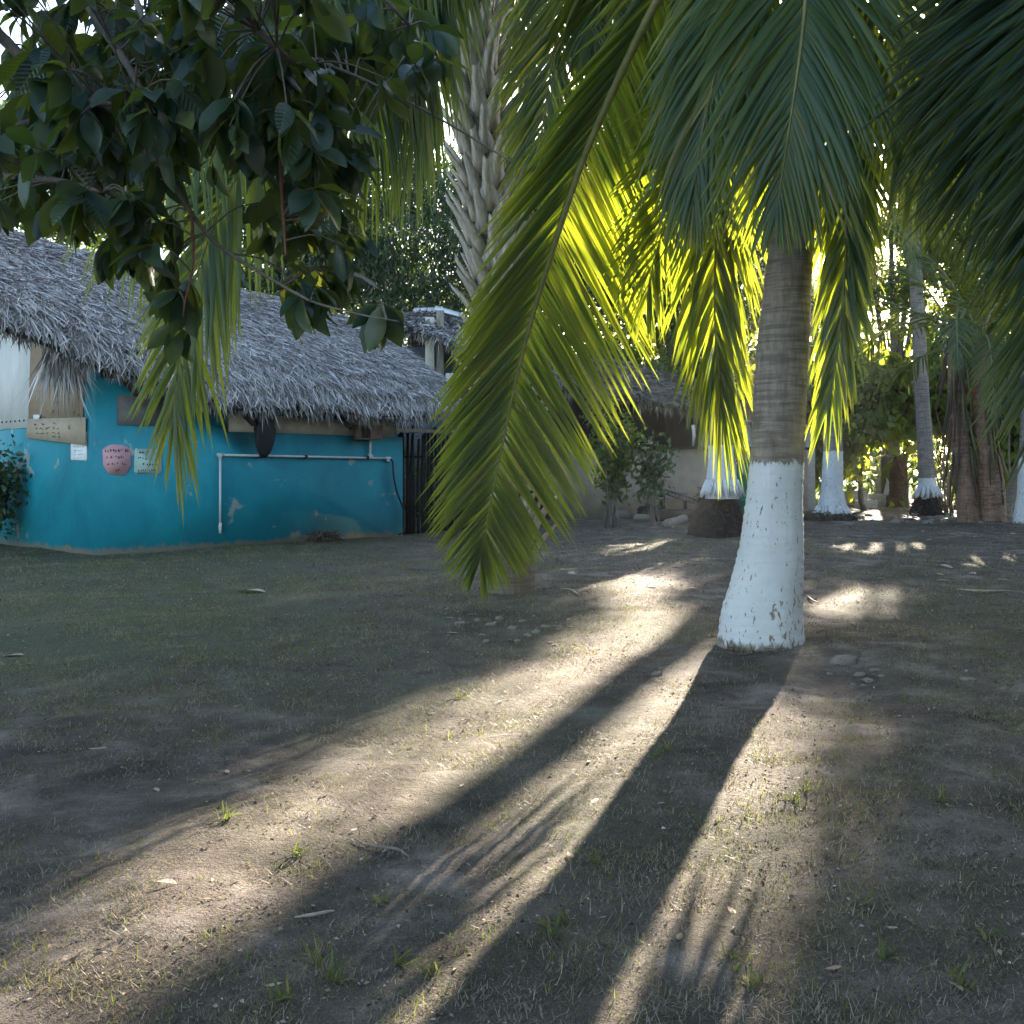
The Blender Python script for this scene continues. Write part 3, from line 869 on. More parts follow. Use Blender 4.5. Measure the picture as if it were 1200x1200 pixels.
frond(boot, [top1] + PX([(640, -150, 9.8), (660, -60, 9.5), (657, 10, 9.4), (646, 80, 9.4), (634, 160, 9.4), (628, 205, 9.4)]), 115, 1.1, (1, 0, 0.1), 51, w=.04, single=140, single_if=vis_f, tidy=.6, start=.25, a0=50, a1=20, droop=.08, vee=0, tip_len=.45)
frond(boot, [top1] + PX([(520, -200, 9.0), (480, -130, 8.4), (445, -50, 8.0), (405, 10, 7.9), (375, 70, 7.9)]), 115, 1.45, (0.9, -0.4, 0), 52, w=.042, start=.2, a0=55, a1=20, droop=.75, vee=0, tip_len=.6)
frond(boot, [top1] + PX([(540, -230, 9.4), (520, -120, 8.8), (502, -20, 8.5), (490, 80, 8.4), (484, 150, 8.4)]), 130, 1.3, (0.95, -0.2, 0), 53, w=.042, start=.2, a0=50, a1=14, droop=.45, vee=0, tip_len=.7)
frond(boot, [top1] + PX([(535, -230, 9.2), (500, -150, 8.6), (465, -50, 8.3), (448, 60, 8.2), (440, 150, 8.2)]), 130, 1.3, (0.9, 0.4, 0), 58, w=.042, start=.2, a0=50, a1=14, droop=.5, vee=0, tip_len=.7)
frond(boot, [top1] + PX([(500, -200, 8.8), (420, -60, 8.1), (345, 90, 7.6), (300, 170, 7.4), (258, 245, 7.3), (224, 345, 7.2), (206, 445, 7.2), (203, 500, 7.2)]), 140, 1.3, (0.95, 0.1, -0.25), 54, w=.044, single=160, single_if=vis_f, tidy=.6, start=.3, a0=48, a1=17, droop=.12, vee=0, tip_len=.5, sidebias=(1.05, .8))
frond(boot, [top1] + PX([(470, -220, 8.6), (390, -100, 7.8), (310, 30, 7.3), (240, 130, 7.1), (190, 200, 7.0), (160, 250, 7.0)]), 110, 1.05, (0.95, 0.1, .3), 55, w=.034, start=.35, a0=58, a1=34, droop=.26, vee=0, tip_len=.75)
frond(boot, [top1] + PX([(600, -200, 9.6), (690, -120, 9.4), (740, -20, 9.3), (765, 60, 9.3), (775, 140, 9.3)]), 95, 1.0, (0.9, -0.3, 0), 56, w=.04, start=.25, a0=50, a1=16, droop=.2, vee=0)
frond(boot, [top1] + PX([(560, -240, 10.8), (590, -120, 11.3), (605, 0, 11.5), (615, 90, 11.5)]), 90, 1.1, (1, 0, 0), 57, w=.04, start=.25, a0=50, a1=16, droop=.25, vee=0)
for i, az in enumerate([0.7, 1.6, 2.6, 3.5]):
    e = radians(55 - 8 * i)
    d = np.array([cos(az) * cos(e), sin(az) * cos(e), sin(e)]); p = top1.copy(); pts = [p.copy()]
    for k in range(7):
        p = p + d * .65; pts.append(p.copy()); d = nz(d + np.array([0, 0, -.16 - .03 * k]))
    frond(boot, pts, 60, .95, (-sin(az), cos(az), 0), 60 + i, w=.045, K=4, r0=.03, droop=.3, keep=(lambda q: ~sun_open(q, np.random.default_rng(1))))

# ---- the palm beyond the right edge whose dark fronds reach into view
rb = np.array([3.55, 5.2, float(gz(3.55, 5.2))])
rp = thing('coconut_palm', 'coconut palm at the edge whose fronds, coloured dark for shade, hang down beside the brown double-stemmed palm', 'palm tree', rb)
M['trunk_plain'] = trunk_mat('plain_palm_trunk', 1.2, (0.12, 0.095, 0.075), (0.26, 0.215, 0.17))
palm_trunk([(3.55, 5.2, -.1), (3.55, 5.2, 1.0), (3.5, 5.2, 2.6), (3.45, 5.25, 4.6)], [.27, .2, .17, .15], M['trunk_plain'], rp, n=120, seed=31)
rt = np.array([3.45, 5.25, 4.6])
for i, l in enumerate([[(1360, -170, 5.0), (1330, -60, 4.8), (1300, 60, 4.7), (1275, 180, 4.7), (1262, 260, 4.7)],
                       [(1370, -160, 4.9), (1340, 40, 4.6), (1318, 180, 4.5), (1290, 320, 4.5), (1272, 400, 4.5)],
                       [(1330, -200, 5.4), (1290, -110, 5.4), (1240, 0, 5.4), (1205, 110, 5.4), (1190, 180, 5.4)],
                       [(1320, -210, 5.6), (1270, -150, 5.7), (1215, -60, 5.8), (1170, 40, 5.9), (1150, 110, 5.9)]]):
    frond(rp, [rt] + PX(l), 120, 1.0, (0.98, -0.1, 0.1), 71 + i, w=.042, mat='frond_shaded', smat='leaflet_shaded', single=75, single_if=vis_f, start=.25, a0=36, a1=22, droop=.05, vee=0, tip_len=.8)
for i, az in enumerate([0.1, 1.3, 5.4, 4.5, 3.6, 2.9, 5.0]):
    e = radians([50, 41, 32, 23, 48, 55, 58][i])
    d = np.array([cos(az) * cos(e), sin(az) * cos(e), sin(e)]); p = rt.copy(); pts = [p.copy()]
    for k in range(7):
        p = p + d * .6; pts.append(p.copy()); d = nz(d + np.array([0, 0, -.18 - .03 * k]))
    frond(rp, pts, 55, .9, (-sin(az), cos(az), 0), 80 + i, w=.045, K=4, r0=.03, droop=.3, mat='frond_shaded')

# ---- palms further back
def root_flare(base, r0, r1, z0, z1, mat, parent, seed, n=34, name='root'):
    """finger-like exposed roots round the foot of a trunk"""
    r = np.random.default_rng(seed)
    mb = MB()
    for i in range(n):
        a = i / n * 2 * pi + r.normal(0, .08)
        q0 = base + [cos(a) * r0, sin(a) * r0, z1]
        q1 = base + [cos(a) * (r0 + r1) / 2, sin(a) * (r0 + r1) / 2, (z0 + z1) / 2 - .05 * r.random()]
        rv = r1 * (.8 + .35 * r.random()); q2 = base + [cos(a) * rv, sin(a) * rv, z0 + .10 * r.random() - .06]
        mb.tube([q0, q1, q2], [.028, .032 + .012 * r.random(), .016], 6)
    return mb.build('root_flare', mat, parent, True)

def mound(name, label, cx, cy, r, h, seed, parent=None, mat='soil', flat=0.6, group=None):
    """a lump of dark soil and matted roots"""
    rr = np.random.default_rng(seed)
    nu, nv = 40, 16
    v = []
    for i in range(nv + 1):
        t = i / nv
        ang = t * pi / 2
        for j in range(nu):
            a = j / nu * 2 * pi
            n = 1 + .10 * sin(3 * a + seed) + .06 * sin(7 * a + 2 * seed + 4 * t) + rr.normal(0, .03)
            rad = r * n * (1 - t ** (1 / flat * 1.5) * .65) if i < nv else r * .12
            z = h * sin(ang) * (1 + .05 * sin(4 * a + seed)) + rr.normal(0, .012)
            v.append((cx + rad * cos(a), cy + rad * sin(a), float(gz(cx, cy)) - .05 + max(0, z)))
    f = []
    for i in range(nv):
        for j in range(nu):
            k = (j + 1) % nu
            f.append((i * nu + j, i * nu + k, i * nu + nu + k, i * nu + nu + j))
    f.append(tuple(nv * nu + j for j in range(nu)))
    o = obj(name, v, f, M[mat], parent, True, base=(cx, cy, float(gz(cx, cy))))
    if parent is None: tag(o, label, 'soil mound', group)
    # rootlets
    mb = MB()
    for i in range(160):
        a = rr.random() * 2 * pi; t = rr.random()
        rad = r * (1 - t ** (1 / flat * 1.5) * .65) * 1.0
        z = h * sin(t * pi / 2)
        p = np.array([cx + rad * cos(a), cy + rad * sin(a), float(gz(cx, cy)) + z])
        d = nz(np.array([cos(a), sin(a), -.6]) + rr.normal(0, .5, 3))
        q = p + d * (.08 + .12 * rr.random()); q[2] = max(q[2], float(gz(q[0], q[1])) + .005)
        mb.tube([p - d * .03, (p + q) / 2 + rr.normal(0, .015, 3), q], [.012, .009, .004], 4)
    ro = mb.build('rootlets', M['fibre'], o, True)
    tag(ro, kind='stuff')
    return o

BARK_G = ((0.15, 0.13, 0.115), (0.30, 0.27, 0.235))
def far_palm(label, px, py, w_px, top_z, paint_z, seed, foot=1.6, foot_z=0.0, lean=(0, 0), n_fronds=15, length=4.2, bark=BARK_G, roots=None, crown=True, mid=None, el=(70, -35), pairs=45, Lm=.8):
    g = G(px, py); D = g[1]
    base = np.array([g[0], D, g[2]])
    t = thing('coconut_palm', label, 'palm tree', base)
    rad = w_px / F * D / 2
    b = base + [0, 0, foot_z]
    top = np.array([base[0] + lean[0], D + lean[1], top_z])
    m = trunk_mat('palm_bark', paint_z, *bark, edge=.03)
    pts = [b - [0, 0, .12], b + [0, 0, .12], b + (top - b) * .08 + [0, 0, 0], b + (top - b) * .3 + (mid if mid is not None else 0), b + (top - b) * .65, top]
    palm_trunk(pts, [rad * foot * 1.05, rad * foot, rad * (1 + (foot - 1) * .35), rad, rad * .92, rad * .8], m, t, seg=22, n=140, ring=.09, amp=.03, seed=seed, rough=.02)
    if roots: root_flare(b, rad * foot * .93, rad * foot * roots, -.05, .24, m, t, seed)
    if crown: palm_crown(t, top, n_fronds, length, seed, el=el, pairs=pairs, Lm=Lm)
    return t, base

far_palm('palm with whitewashed foot and spreading roots on dark soil, beside the grey hut wall', 975, 609, 20, 7.9, 1.72, 101, foot=1.75, foot_z=.12, lean=(.15, .2), roots=1.35)
g = G(972, 609); mound('soil_mound', 'low dark soil heap around the spreading roots of the whitewashed palm beside the hut wall', g[0], g[1], .62, .24, 5)
far_palm('slim grey palm with a short whitewashed band standing on a dark root ball', 1087, 603, 16.5, 8.6, 1.02, 102, foot=1.35, foot_z=.55, lean=(-.35, .2), roots=1.5, n_fronds=10, length=3.6)
g = G(1087, 603); mound('soil_mound', 'dark blocky root ball lifting the slim grey palm', g[0], g[1], .44, .6, 6, flat=1.2)
far_palm('palm with whitewashed roots perched on a tall black earth mound in front of the hut', 846, 627, 26, 8.2, 1.75, 103, foot=1.45, foot_z=.85, lean=(-.2, .3), roots=1.3, n_fronds=12)
g = G(840, 626); mound('soil_mound', 'tall black earth mound of matted roots below a palm in front of the hut', g[0], g[1], .54, .98, 7, flat=1.3)
far_palm('short distant palm with a white painted foot next to the dead stump', 1043, 592, 10, 7.0, .98, 104, foot=1.6, foot_z=.32, n_fronds=9, lean=(.3, .2), pairs=30)
g = G(1040, 592); mound('soil_mound', 'small dark soil heap by the concrete blocks', g[0], g[1], .42, .36, 8)
far_palm('thin palm trunk leaning away to the right behind the brown double-stemmed palm', 1178, 606, 13, 7.5, 0, 105, foot=1.3, foot_z=.1, lean=(2.4, .4), n_fronds=9, bark=((.13, .10, .075), (.24, .19, .14)), pairs=30)
far_palm('palm with whitewashed foot at the right border of the yard', 1203, 615, 18, 8.0, 1.5, 106, foot=1.6, lean=(.3, .3), n_fronds=9, pairs=30)

# brown double-stemmed palm
def double_palm():
    g = G(1150, 613); D = g[1]
    t = thing('coconut_palm', 'reddish brown palm with two stems growing close together and old hanging leaf stalks', 'palm tree', g)
    m = trunk_mat('red_brown_bark', 0, (0.13, 0.075, 0.05), (0.34, 0.21, 0.14))
    s = D / F
    st = [([(1161, 616), (1160, 575), (1156, 530), (1152, 490), (1150, 440), (1150, 400)], [.36, .33, .27, .23, .2, .16]),
          ([(1137, 616), (1134, 580), (1128, 545), (1123, 500), (1120, 440), (1119, 390)], [.28, .24, .21, .2, .17, .14])]
    r = np.random.default_rng(77)
    for l, rad in st:
        pts = [P(a, b, D) for a, b in l]
        palm_trunk(pts, rad, m, t, seg=22, n=120, ring=.1, amp=.05, seed=3, rough=.05)
        # hanging dead leaf stalks and shreds
        for i in range(34):
            a = r.random() * 2 * pi
            z = 1.0 + 3.0 * r.random()
            c = np.array([np.interp(z, [p[2] for p in pts], [p[j] for p in pts]) for j in range(3)])
            o = np.array([cos(a), sin(a), 0])
            q = c + o * .2
            v, f = tube_data([q + [0, 0, .5], q + o * .08, q + o * (.16 + .1 * r.random()) - [0, 0, .5 + .5 * r.random()]], [.03, .035, .012], 5)
            obj('leaf_stalk', v, f, M['fibre'] if i % 3 else M['rachis'], t)
        top = np.array(pts[-1])
        palm_crown(t, top, 9, 3.8, 200 + int(top[0] * 10), el=(75, -10), pairs=40, Lm=.9)
    return t
double_palm()

# dead stump beside the small palm
def stump():
    g = G(1052, 594)
    t = thing('tree_stump', 'brown stump of a dead palm with frayed top and bent grey frond', 'stump', g)
    m = trunk_mat('stump_bark', 0, (.07, .05, .038), (.17, .125, .09))
    palm_trunk([g - [0, 0, .1], g + [0, 0, .5], g + [.02, 0, 1.2], g + [.1, 0, 1.75]], [.42, .27, .28, .2], m, t, seg=18, n=50, amp=.06, ring=.13, rough=.06, seed=13)
    palm_crown(t, g + [.1, 0, 1.7], 7, 1.6, 321, el=(60, -20), pairs=22, Lm=.5, w=.035, carve=False)
stump()

# small young palms and clumps of stalks by the tree line
def stalk_clump(label, px, py, n, h, seed):
    g = G(px, py)
    r = np.random.default_rng(seed)
    t = thing('sapling_clump', label, 'plant', g)
    for i in range(n):
        a = r.random() * 2 * pi
        d = np.array([cos(a) * .3, sin(a) * .2, 1]); d = nz(d + r.normal(0, .08, 3))
        hh = h * (.7 + .5 * r.random())
        p = g + [r.normal(0, .15), r.normal(0, .15), -.05]
        v, f = tube_data(spline([p, p + d * hh * .5 + r.normal(0, .05, 3), p + d * hh + [d[0] * .5, 0, -.1]], 8), np.linspace(.035, .012, 8), 6)
        obj('stem', v, f, M['twig'], t)
    return t
stalk_clump('thin leaning grey stems behind the slim grey palm', 1108, 600, 6, 3.6, 5)
stalk_clump('thin bare stems between the leaning palm and the tree line', 1200, 603, 6, 4.0, 6)
stalk_clump('cluster of thin bare trunks beside the brown double-stemmed palm', 1120, 599, 5, 4.4, 7)

# ------------------------------------------------------------------ thatch
def thatch(parent, patch, n, L, W, mat, seed, lift=0.05, jitter=0.35, name='thatch', rag=0.0):
    """patch(u, v)->points: u along the eave, v from ridge (0) to eave (1)"""
    r = np.random.default_rng(seed)
    u = r.random(n); v = r.random(n) ** .9
    p = patch(u, v); e = 1e-3
    dv = nz(patch(u, np.minimum(v + e, 1.0 + e)) - p)
    du = nz(patch(u + e, v) - p)
    nr = nz(np.cross(du, dv)); nr = np.where((nr[:, 2] < 0)[:, None], -nr, nr)
    j = jitter * (0.6 + 0.8 * r.random(n))
    d = nz(dv + du * (r.normal(0, 1, n) * j)[:, None] + nr * (r.normal(.10, .14, n))[:, None])
    ln = L * (.5 + .9 * r.random(n)); w = W * (.6 + .8 * r.random(n))
    wd = nz(np.cross(d, nr) + nr * r.normal(0, .5, n)[:, None])
    p = p + nr * (lift * r.random(n))[:, None]
    t = p + d * ln[:, None]
    hw = wd * (w * .5)[:, None]
    V = np.stack([p - hw, p + hw, t + hw * .4, t - hw * .4], 1).reshape(-1, 3)
    f = np.arange(n)[:, None] * 4 + np.array([0, 1, 2, 3])
    return tag(obj(name, V, f, mat, parent), kind='stuff')

def fringe(parent, line, n, L, W, mat, seed, outward, name='thatch_fringe', thick=.25, hang=.8):
    """ragged ends hanging along an eave; line(u) -> points of the lower edge"""
    r = np.random.default_rng(seed)
    u = r.random(n)
    p = line(u)
    o = np.array(outward, float)
    cl = 1 + .5 * np.sin(u * 40 + 1) * np.sin(u * 93)
    p = p + np.array([0, 0, 1.0]) * (thick * r.random(n))[:, None] - o * (.25 * r.random(n))[:, None]
    al = nz(line(u + 1e-3) - line(u))
    d = nz(o[None] * (.6 * r.random(n))[:, None] + np.array([0, 0, -hang]) + al * r.normal(0, .35, n)[:, None])
    ln = L * (.3 + .9 * r.random(n) ** 1.5) * cl; w = W * (.6 + .8 * r.random(n))
    hw = nz(al + r.normal(0, .4, (n, 3))) * (w * .5)[:, None]
    m = p + d * (ln * .5)[:, None]; t = m + nz(d + [0, 0, -.3]) * (ln * .5)[:, None]
    V = np.stack([p - hw, p + hw, m + hw, m - hw, t], 1).reshape(-1, 3)
    i = np.arange(n)[:, None] * 5
    f = np.concatenate([i + [0, 1, 2], i + [0, 2, 3], i + [3, 2, 4]], 1).reshape(-1, 3)
    return tag(obj(name, V, f, mat, parent), kind='stuff')

def grid_patch(patch, nu, nv):
    U, V = np.meshgrid(np.linspace(0, 1, nu), np.linspace(0, 1, nv))
    v = patch(U.ravel(), V.ravel())
    i = np.arange(nv - 1)[:, None] * nu + np.arange(nu - 1)[None]
    f = np.stack([i, i + 1, i + nu + 1, i + nu], -1).reshape(-1, 4)
    return v, f

# ------------------------------------------------------------------ teal hut
C0 = np.array([-6.1, 15.0, 0.0])
A_ = nz(np.array([4.02, 4.5, 0.0])); B_ = np.array([-A_[1], A_[0], 0.0])      # along the long wall / along the end wall
UP = np.array([0, 0, 1.0])
def H(a, b, z): return C0 + A_ * a + B_ * b + UP * z
def on_front(px, py, off=0.0):
    """photo pixel on the long wall -> (a, z); off = distance in front of the wall"""
    k = (px - CX) / F
    o = C0 - B_ * off
    a = (k * o[1] - o[0]) / (A_[0] - k * A_[1])
    D = o[1] + A_[1] * a
    return a, CAMZ + (HY - py) / F * D
def on_end(px, py, off=0.0):
    k = (px - CX) / F
    o = C0 - A_ * off
    b = (k * o[1] - o[0]) / (B_[0] - k * B_[1])
    D = o[1] + B_[1] * b
    return b, CAMZ + (HY - py) / F * D

AX = np.array([A_, B_, UP])
hut = thing('thatched_hut', 'teal painted hut with grey palm-thatch roof and notices on its wall', 'hut', C0 + [0, 0, float(gz(C0[0], C0[1]))])
def wall_strip(name, pts, thick, inward, mat, parent, bevel=0):
    """a wall panel: outline pts (world, ordered) extruded along inward"""
    pts = np.array(pts); n = len(pts)
    v = np.vstack([pts, pts + np.array(inward) * thick])
    f = [tuple(range(n)), tuple(range(2 * n - 1, n - 1, -1))]
    for i in range(n):
        j = (i + 1) % n
        f.append((i, i + n, j + n, j))
    return obj(name, v, f, mat, parent, False)
LEN, DEP = 6.03, 6.0
# long wall: uneven foot so that the paint edge wavers over the ground
def wavy(a0, a1, z, n, amp, seed, pt):
    r = np.random.default_rng(seed)
    return [pt(a, z + r.normal(0, amp)) for a in np.linspace(a0, a1, n)]
low = [H(a, 0, -.12) for a in (0, LEN)]
wall_strip('wall', [H(0, 0, -.12), H(LEN, 0, -.12), H(LEN, 0, 1.86), H(2.2, 0, 1.86), H(1.9, 0, 2.6), H(0, 0, 2.6)], .16, B_, M['teal'], hut)
wall_strip('wall', [H(-.002, .003, -.12), H(-.002, .003, 2.6), H(-.002, DEP * .5, 4.55), H(-.002, DEP, 2.6), H(-.002, DEP, -.12)], .16, A_, M['teal'], hut)
wall_strip('wall', [H(LEN, .162, -.12), H(LEN, .162, 2.3), H(LEN, DEP * .5, 4.4), H(LEN, DEP, 2.3), H(LEN, DEP, -.12)], .16, -A_, M['teal'], hut)
wall_strip('wall', [H(.16, DEP, -.12), H(.16, DEP, 2.3), H(LEN - .162, DEP, 2.3), H(LEN - .162, DEP, -.12)], .16, -B_, M['teal'], hut)
wall_strip('fascia_board', [H(2.25, -.02, 1.865), H(LEN - .2, -.02, 1.865), H(LEN - .2, -.02, 2.15), H(2.25, -.02, 2.15)], .10, B_, M['fascia'], hut)
# roof
prof_b = np.array([-.62, -.5, -.25, .3, 1.5, 3.0]); 
def roof_z(a, b):
    ridge = 5.15 - .09 * np.clip(a, -1, 8)
    e = 2.22 + .29 * np.clip(1.5 - a, 0, 3.4)
    k = np.interp(b, [-.62, -.42, -.1, .4, 1.5, 3.0], [0, .17, .30, .43, .72, 1.0])
    return e + (ridge - e) * k + .03 * np.sin(a * 2.3 + b) + .02 * np.sin(a * 5.1)
def front_patch(u, v):
    a = -1.75 + u * 8.97; b = 3.0 - v * 3.55
    # the right end rounds off
    a = a - .42 * np.clip(u - .91, 0, 1) / .09 * np.clip(v - .35, 0, 1) ** 2
    z = roof_z(a, b)
    return C0 + a[:, None] * A_ + b[:, None] * B_ + z[:, None] * UP
def back_patch(u, v):
    a = -1.75 + u * 8.97; b = 3.0 + v * 3.5
    z = roof_z(a, 6.0 - b)
    return C0 + a[:, None] * A_ + b[:, None] * B_ + z[:, None] * UP
gv, gf = grid_patch(front_patch, 40, 18); hv, hf = grid_patch(back_patch, 40, 18)
und = gv - UP * .16; undb = hv - UP * .16
n0 = len(gv)
roof = obj('roof', np.vstack([gv, und, hv - UP * .004, undb - UP * .004]), np.vstack([gf, gf[:, ::-1] + n0, hf[:, ::-1] + 2 * n0, hf + 3 * n0]), M['thatch_core'], hut)
thatch(roof, front_patch, 110000, .24, .0165, M['thatch'], 31, lift=.10, jitter=.6)
thatch(roof, back_patch, 9000, .4, .05, M['thatch'], 32, lift=.07)
def eave(u): return front_patch(np.asarray(u), np.ones_like(u) * .995) - UP * .10
fringe(roof, eave, 6200, .29, .022, M['thatch'], 33, -B_, thick=.22)
def rake(u): return front_patch(np.full_like(u, 0.0), np.asarray(u) * .98 + .01) - UP * .12
fringe(roof, rake, 2600, .30, .022, M['thatch'], 34, -A_, thick=.22)
def rake2(u): return front_patch(np.full_like(u, .995), np.asarray(u) * .98 + .01) - UP * .12
fringe(roof, rake2, 2600, .38, .026, M['thatch'], 35, A_, thick=.26, hang=.5)
def clump_line(u): return H(-.78, -.3, 0) + UP * 2.94 + A_ * (np.asarray(u)[:, None] * .34)
fringe(roof, clump_line, 420, .75, .024, M['thatch'], 36, -B_ * .3, thick=.12)
# roof poles showing under the eave
for a in (0.4, 2.4, 4.4):
    v, f = tube_data([H(a, -.45, 2.0 + (.35 if a < 1 else -.02)), H(a, .8, 2.75 + (.3 if a < 1 else 0))], .045, 7)
    obj('roof_pole', v, f, M['darkwood'], hut)
v, f = tube_data([H(5.6, -.3, 1.98), H(7.3, -.3, 1.98)], .04, 7); obj('roof_pole', v, f, M['greywood'], hut)

# window opening covered by a grey screen
a0, z1 = on_front(137, 463); a1, z0 = on_front(203, 500)
mb = MB(); mb.box(H((a0 + a1) / 2, -.012, (z0 + z1) / 2), (a1 - a0) / 2, .012, (z1 - z0) / 2, AX); win = mb.build('window_screen', M['screen'], hut)
# white sheet on the end wall
b0, z0 = on_end(39, 501); b1_, z1 = on_end(-40, 380)
mb = MB()
nf = 9
ub = np.linspace(b0, b0 + 2.6, nf)
outl = [H(-.02, b, z0 + .015 * sin(b * 9)) for b in ub] + [H(-.02, b, min(4.1, 2.75 + .62 * b)) for b in ub[::-1]]
ws = wall_strip('white_sheet', outl, .012, A_, M['white_sheet'], hut)
for b in np.arange(b0 + .12, b0 + 1.6, .17):
    mb = MB(); mb.tube([H(-.034, b, z0 + .12), H(-.019, b, z0 + .12)], .016, 8); mb.build('nail_head', M['metal'], ws)

# ---- notices on the hut
def sheet(name, label, cat, pts, off, inward, mat, th=.006, group=None):
    pts = np.array(pts); c = pts.mean(0); n = len(pts)
    v = np.vstack([pts, pts + np.array(inward) * th])
    f = [tuple(range(n)), tuple(range(2 * n - 1, n - 1, -1))] + [(i, i + n, (i + 1) % n + n, (i + 1) % n) for i in range(n)]
    return tag(obj(name, v, f, mat, None, False, base=c), label, cat, group)
def scribble(parent, rows, mapf, seed, w=.010, name='handwriting'):
    """rows: (x0, x1, y, height) in 0..1 of the sheet; mapf(x, y)->world. Loose handwriting as flat strokes"""
    r = np.random.default_rng(seed); mb = MB()
    for x0, x1, y, h in rows:
        x = x0
        while x < x1:
            n = r.integers(3, 6)
            pts = []
            ln = min(.035 + .05 * r.random(), x1 - x + .01)
            for i in range(n):
                pts.append((x + ln * i / n, y + h * (r.random() - .5)))
            for (p, q) in zip(pts[:-1], pts[1:]):
                a = np.array(mapf(*p)); b = np.array(mapf(*q))
                d = nz(b - a); up = nz(np.cross(d, nz(np.cross(np.array(mapf(1, 0)) - np.array(mapf(0, 0)), UP))))
                mb.add([a - up * w / 2, b - up * w / 2, b + up * w / 2, a + up * w / 2], [(0, 1, 2, 3)])
            x += ln + (.03 if r.random() < .75 else .09)
    return mb.build(name, M['ink'], parent)
def rounded(x0, x1, z0, z1, r, n=6, wob=.01, seed=0):
    rg = np.random.default_rng(seed); o = []
    for cx_, cz_, s in ((x1 - r, z0 + r, -pi / 2), (x1 - r, z1 - r, 0), (x0 + r, z1 - r, pi / 2), (x0 + r, z0 + r, pi)):
        for i in range(n + 1):
            a = s + i / n * pi / 2
            o.append((cx_ + r * cos(a) + rg.normal(0, wob), cz_ + r * sin(a) + rg.normal(0, wob)))
    return o
def front_notice(label, x0, y0, x1, y1, rad, mat, seed, rows, shape=None):
    a0, z1 = on_front(x0, y0); a1, z0 = on_front(x1, y1)
    out = rounded(a0, a1, z0, z1, rad, 6, .006, seed)
    if shape: out = [((a - a0) / (a1 - a0), (z - z0) / (z1 - z0)) for a, z in out]; out = [(a0 + (a1 - a0) * shape(u, v)[0], z0 + (z1 - z0) * shape(u, v)[1]) for u, v in out]
    o = sheet('paper_notice', label, 'notice', [H(a, -.014, z) for a, z in out], 0, B_, mat)
    scribble(o, rows, lambda x, y: H(a0 + (a1 - a0) * x, -.018, z0 + (z1 - z0) * y), seed)
    return o
R4 = [(.14, .86, .80, .10), (.12, .8, .60, .11), (.15, .85, .40, .10), (.3, .7, .2, .07)]
front_notice('pink rounded card with handwriting on the teal wall', 119, 521, 153, 556, .16, M['paper_pink'], 3,
             [(.1, .9, .80, .13), (.13, .72, .58, .12), (.18, .42, .36, .1), (.5, .78, .36, .1), (.47, .56, .15, .10)], lambda u, v: (u + .07 * (1 - v) * (1 - u), v))
front_notice('pale green square card with handwriting beside the pink card', 157, 525, 189, 555, .05, M['paper_green'], 4,
             [(.18, .55, .82, .10), (.12, .7, .60, .12), (.3, .85, .36, .12), (.12, .42, .12, .11), (.52, .85, .12, .11)])
# white paper on the corner of the end wall
b0, z0 = on_end(84, 540); b1_, z1 = on_end(103, 513)
out = rounded(b1_, b0, z0, z1 + .1, .04, 4, .008, 6)
wp = sheet('paper_notice', 'torn white paper with faint writing taped below the cardboard', 'notice', [H(-.014, b, z) for b, z in out], 0, A_, M['paper'])
scribble(wp, [(.2, .8, .62, .06), (.2, .75, .45, .06), (.25, .8, .28, .06), (.2, .7, .12, .05)], lambda x, y: H(-.018, b0 + (b1_ - b0) * x, z0 + (z1 - z0) * y), 8, w=.007)
# tall cardboard sign with a second flap fixed across its foot
def end_q(l, off): return [H(-off, *on_end(x, y, off)) for x, y in l]
cb = sheet('cardboard_sign', 'tall brown cardboard sheet with faded writing on the end wall', 'sign', end_q([(33, 492), (97, 491), (98, 398), (36, 398)], .03), 0, A_, M['cardboard'], th=.008)
def cmap(x, y, q=end_q([(33, 492), (97, 491), (98, 398), (36, 398)], .036)):
    q = np.array(q); return (q[0] * (1 - x) + q[1] * x) * (1 - y) + (q[3] * (1 - x) + q[2] * x) * y
scribble(cb, [(.48, .68, .40, .02), (.5, .66, .385, .02), (.5, .64, .30, .05), (.45, .65, .22, .05), (.45, .6, .10, .1), (.84, .95, .08, .09), (.3, .34, .02, .05)], cmap, 9, w=.009)
cf = sheet('cardboard_sign', 'wide lower cardboard flap with handwritten columns fixed over the tall sheet', 'sign', end_q([(30, 513), (100, 522), (100, 489), (33, 491)], .055), 0, A_, M['cardboard2'], th=.008)
def fmap(x, y, q=end_q([(30, 513), (100, 522), (100, 489), (33, 491)], .061)):
    q = np.array(q); return (q[0] * (1 - x) + q[1] * x) * (1 - y) + (q[3] * (1 - x) + q[2] * x) * y
scribble(cf, [(.12, .38, .72, .12), (.16, .36, .52, .10), (.18, .38, .32, .12), (.46, .58, .78, .12), (.46, .58, .56, .1), (.46, .58, .38, .1), (.46, .58, .22, .1), (.72, .76, .62, .3), (.34, .42, .62, .2)], fmap, 10, w=.011)
sheet('paper_slip', 'tiny white slip stuck at the top of the lower cardboard flap', 'paper', end_q([(39, 492), (46, 492), (46, 486), (39, 486)], .064), 0, A_, M['paper'], th=.003)
tc_ = sheet('teal_card', 'small teal card hanging from the thatch over the cardboard', 'card', end_q([(53, 431), (64, 431), (65, 407), (52, 407)], .07), 0, A_, M['teal_card'], th=.02)

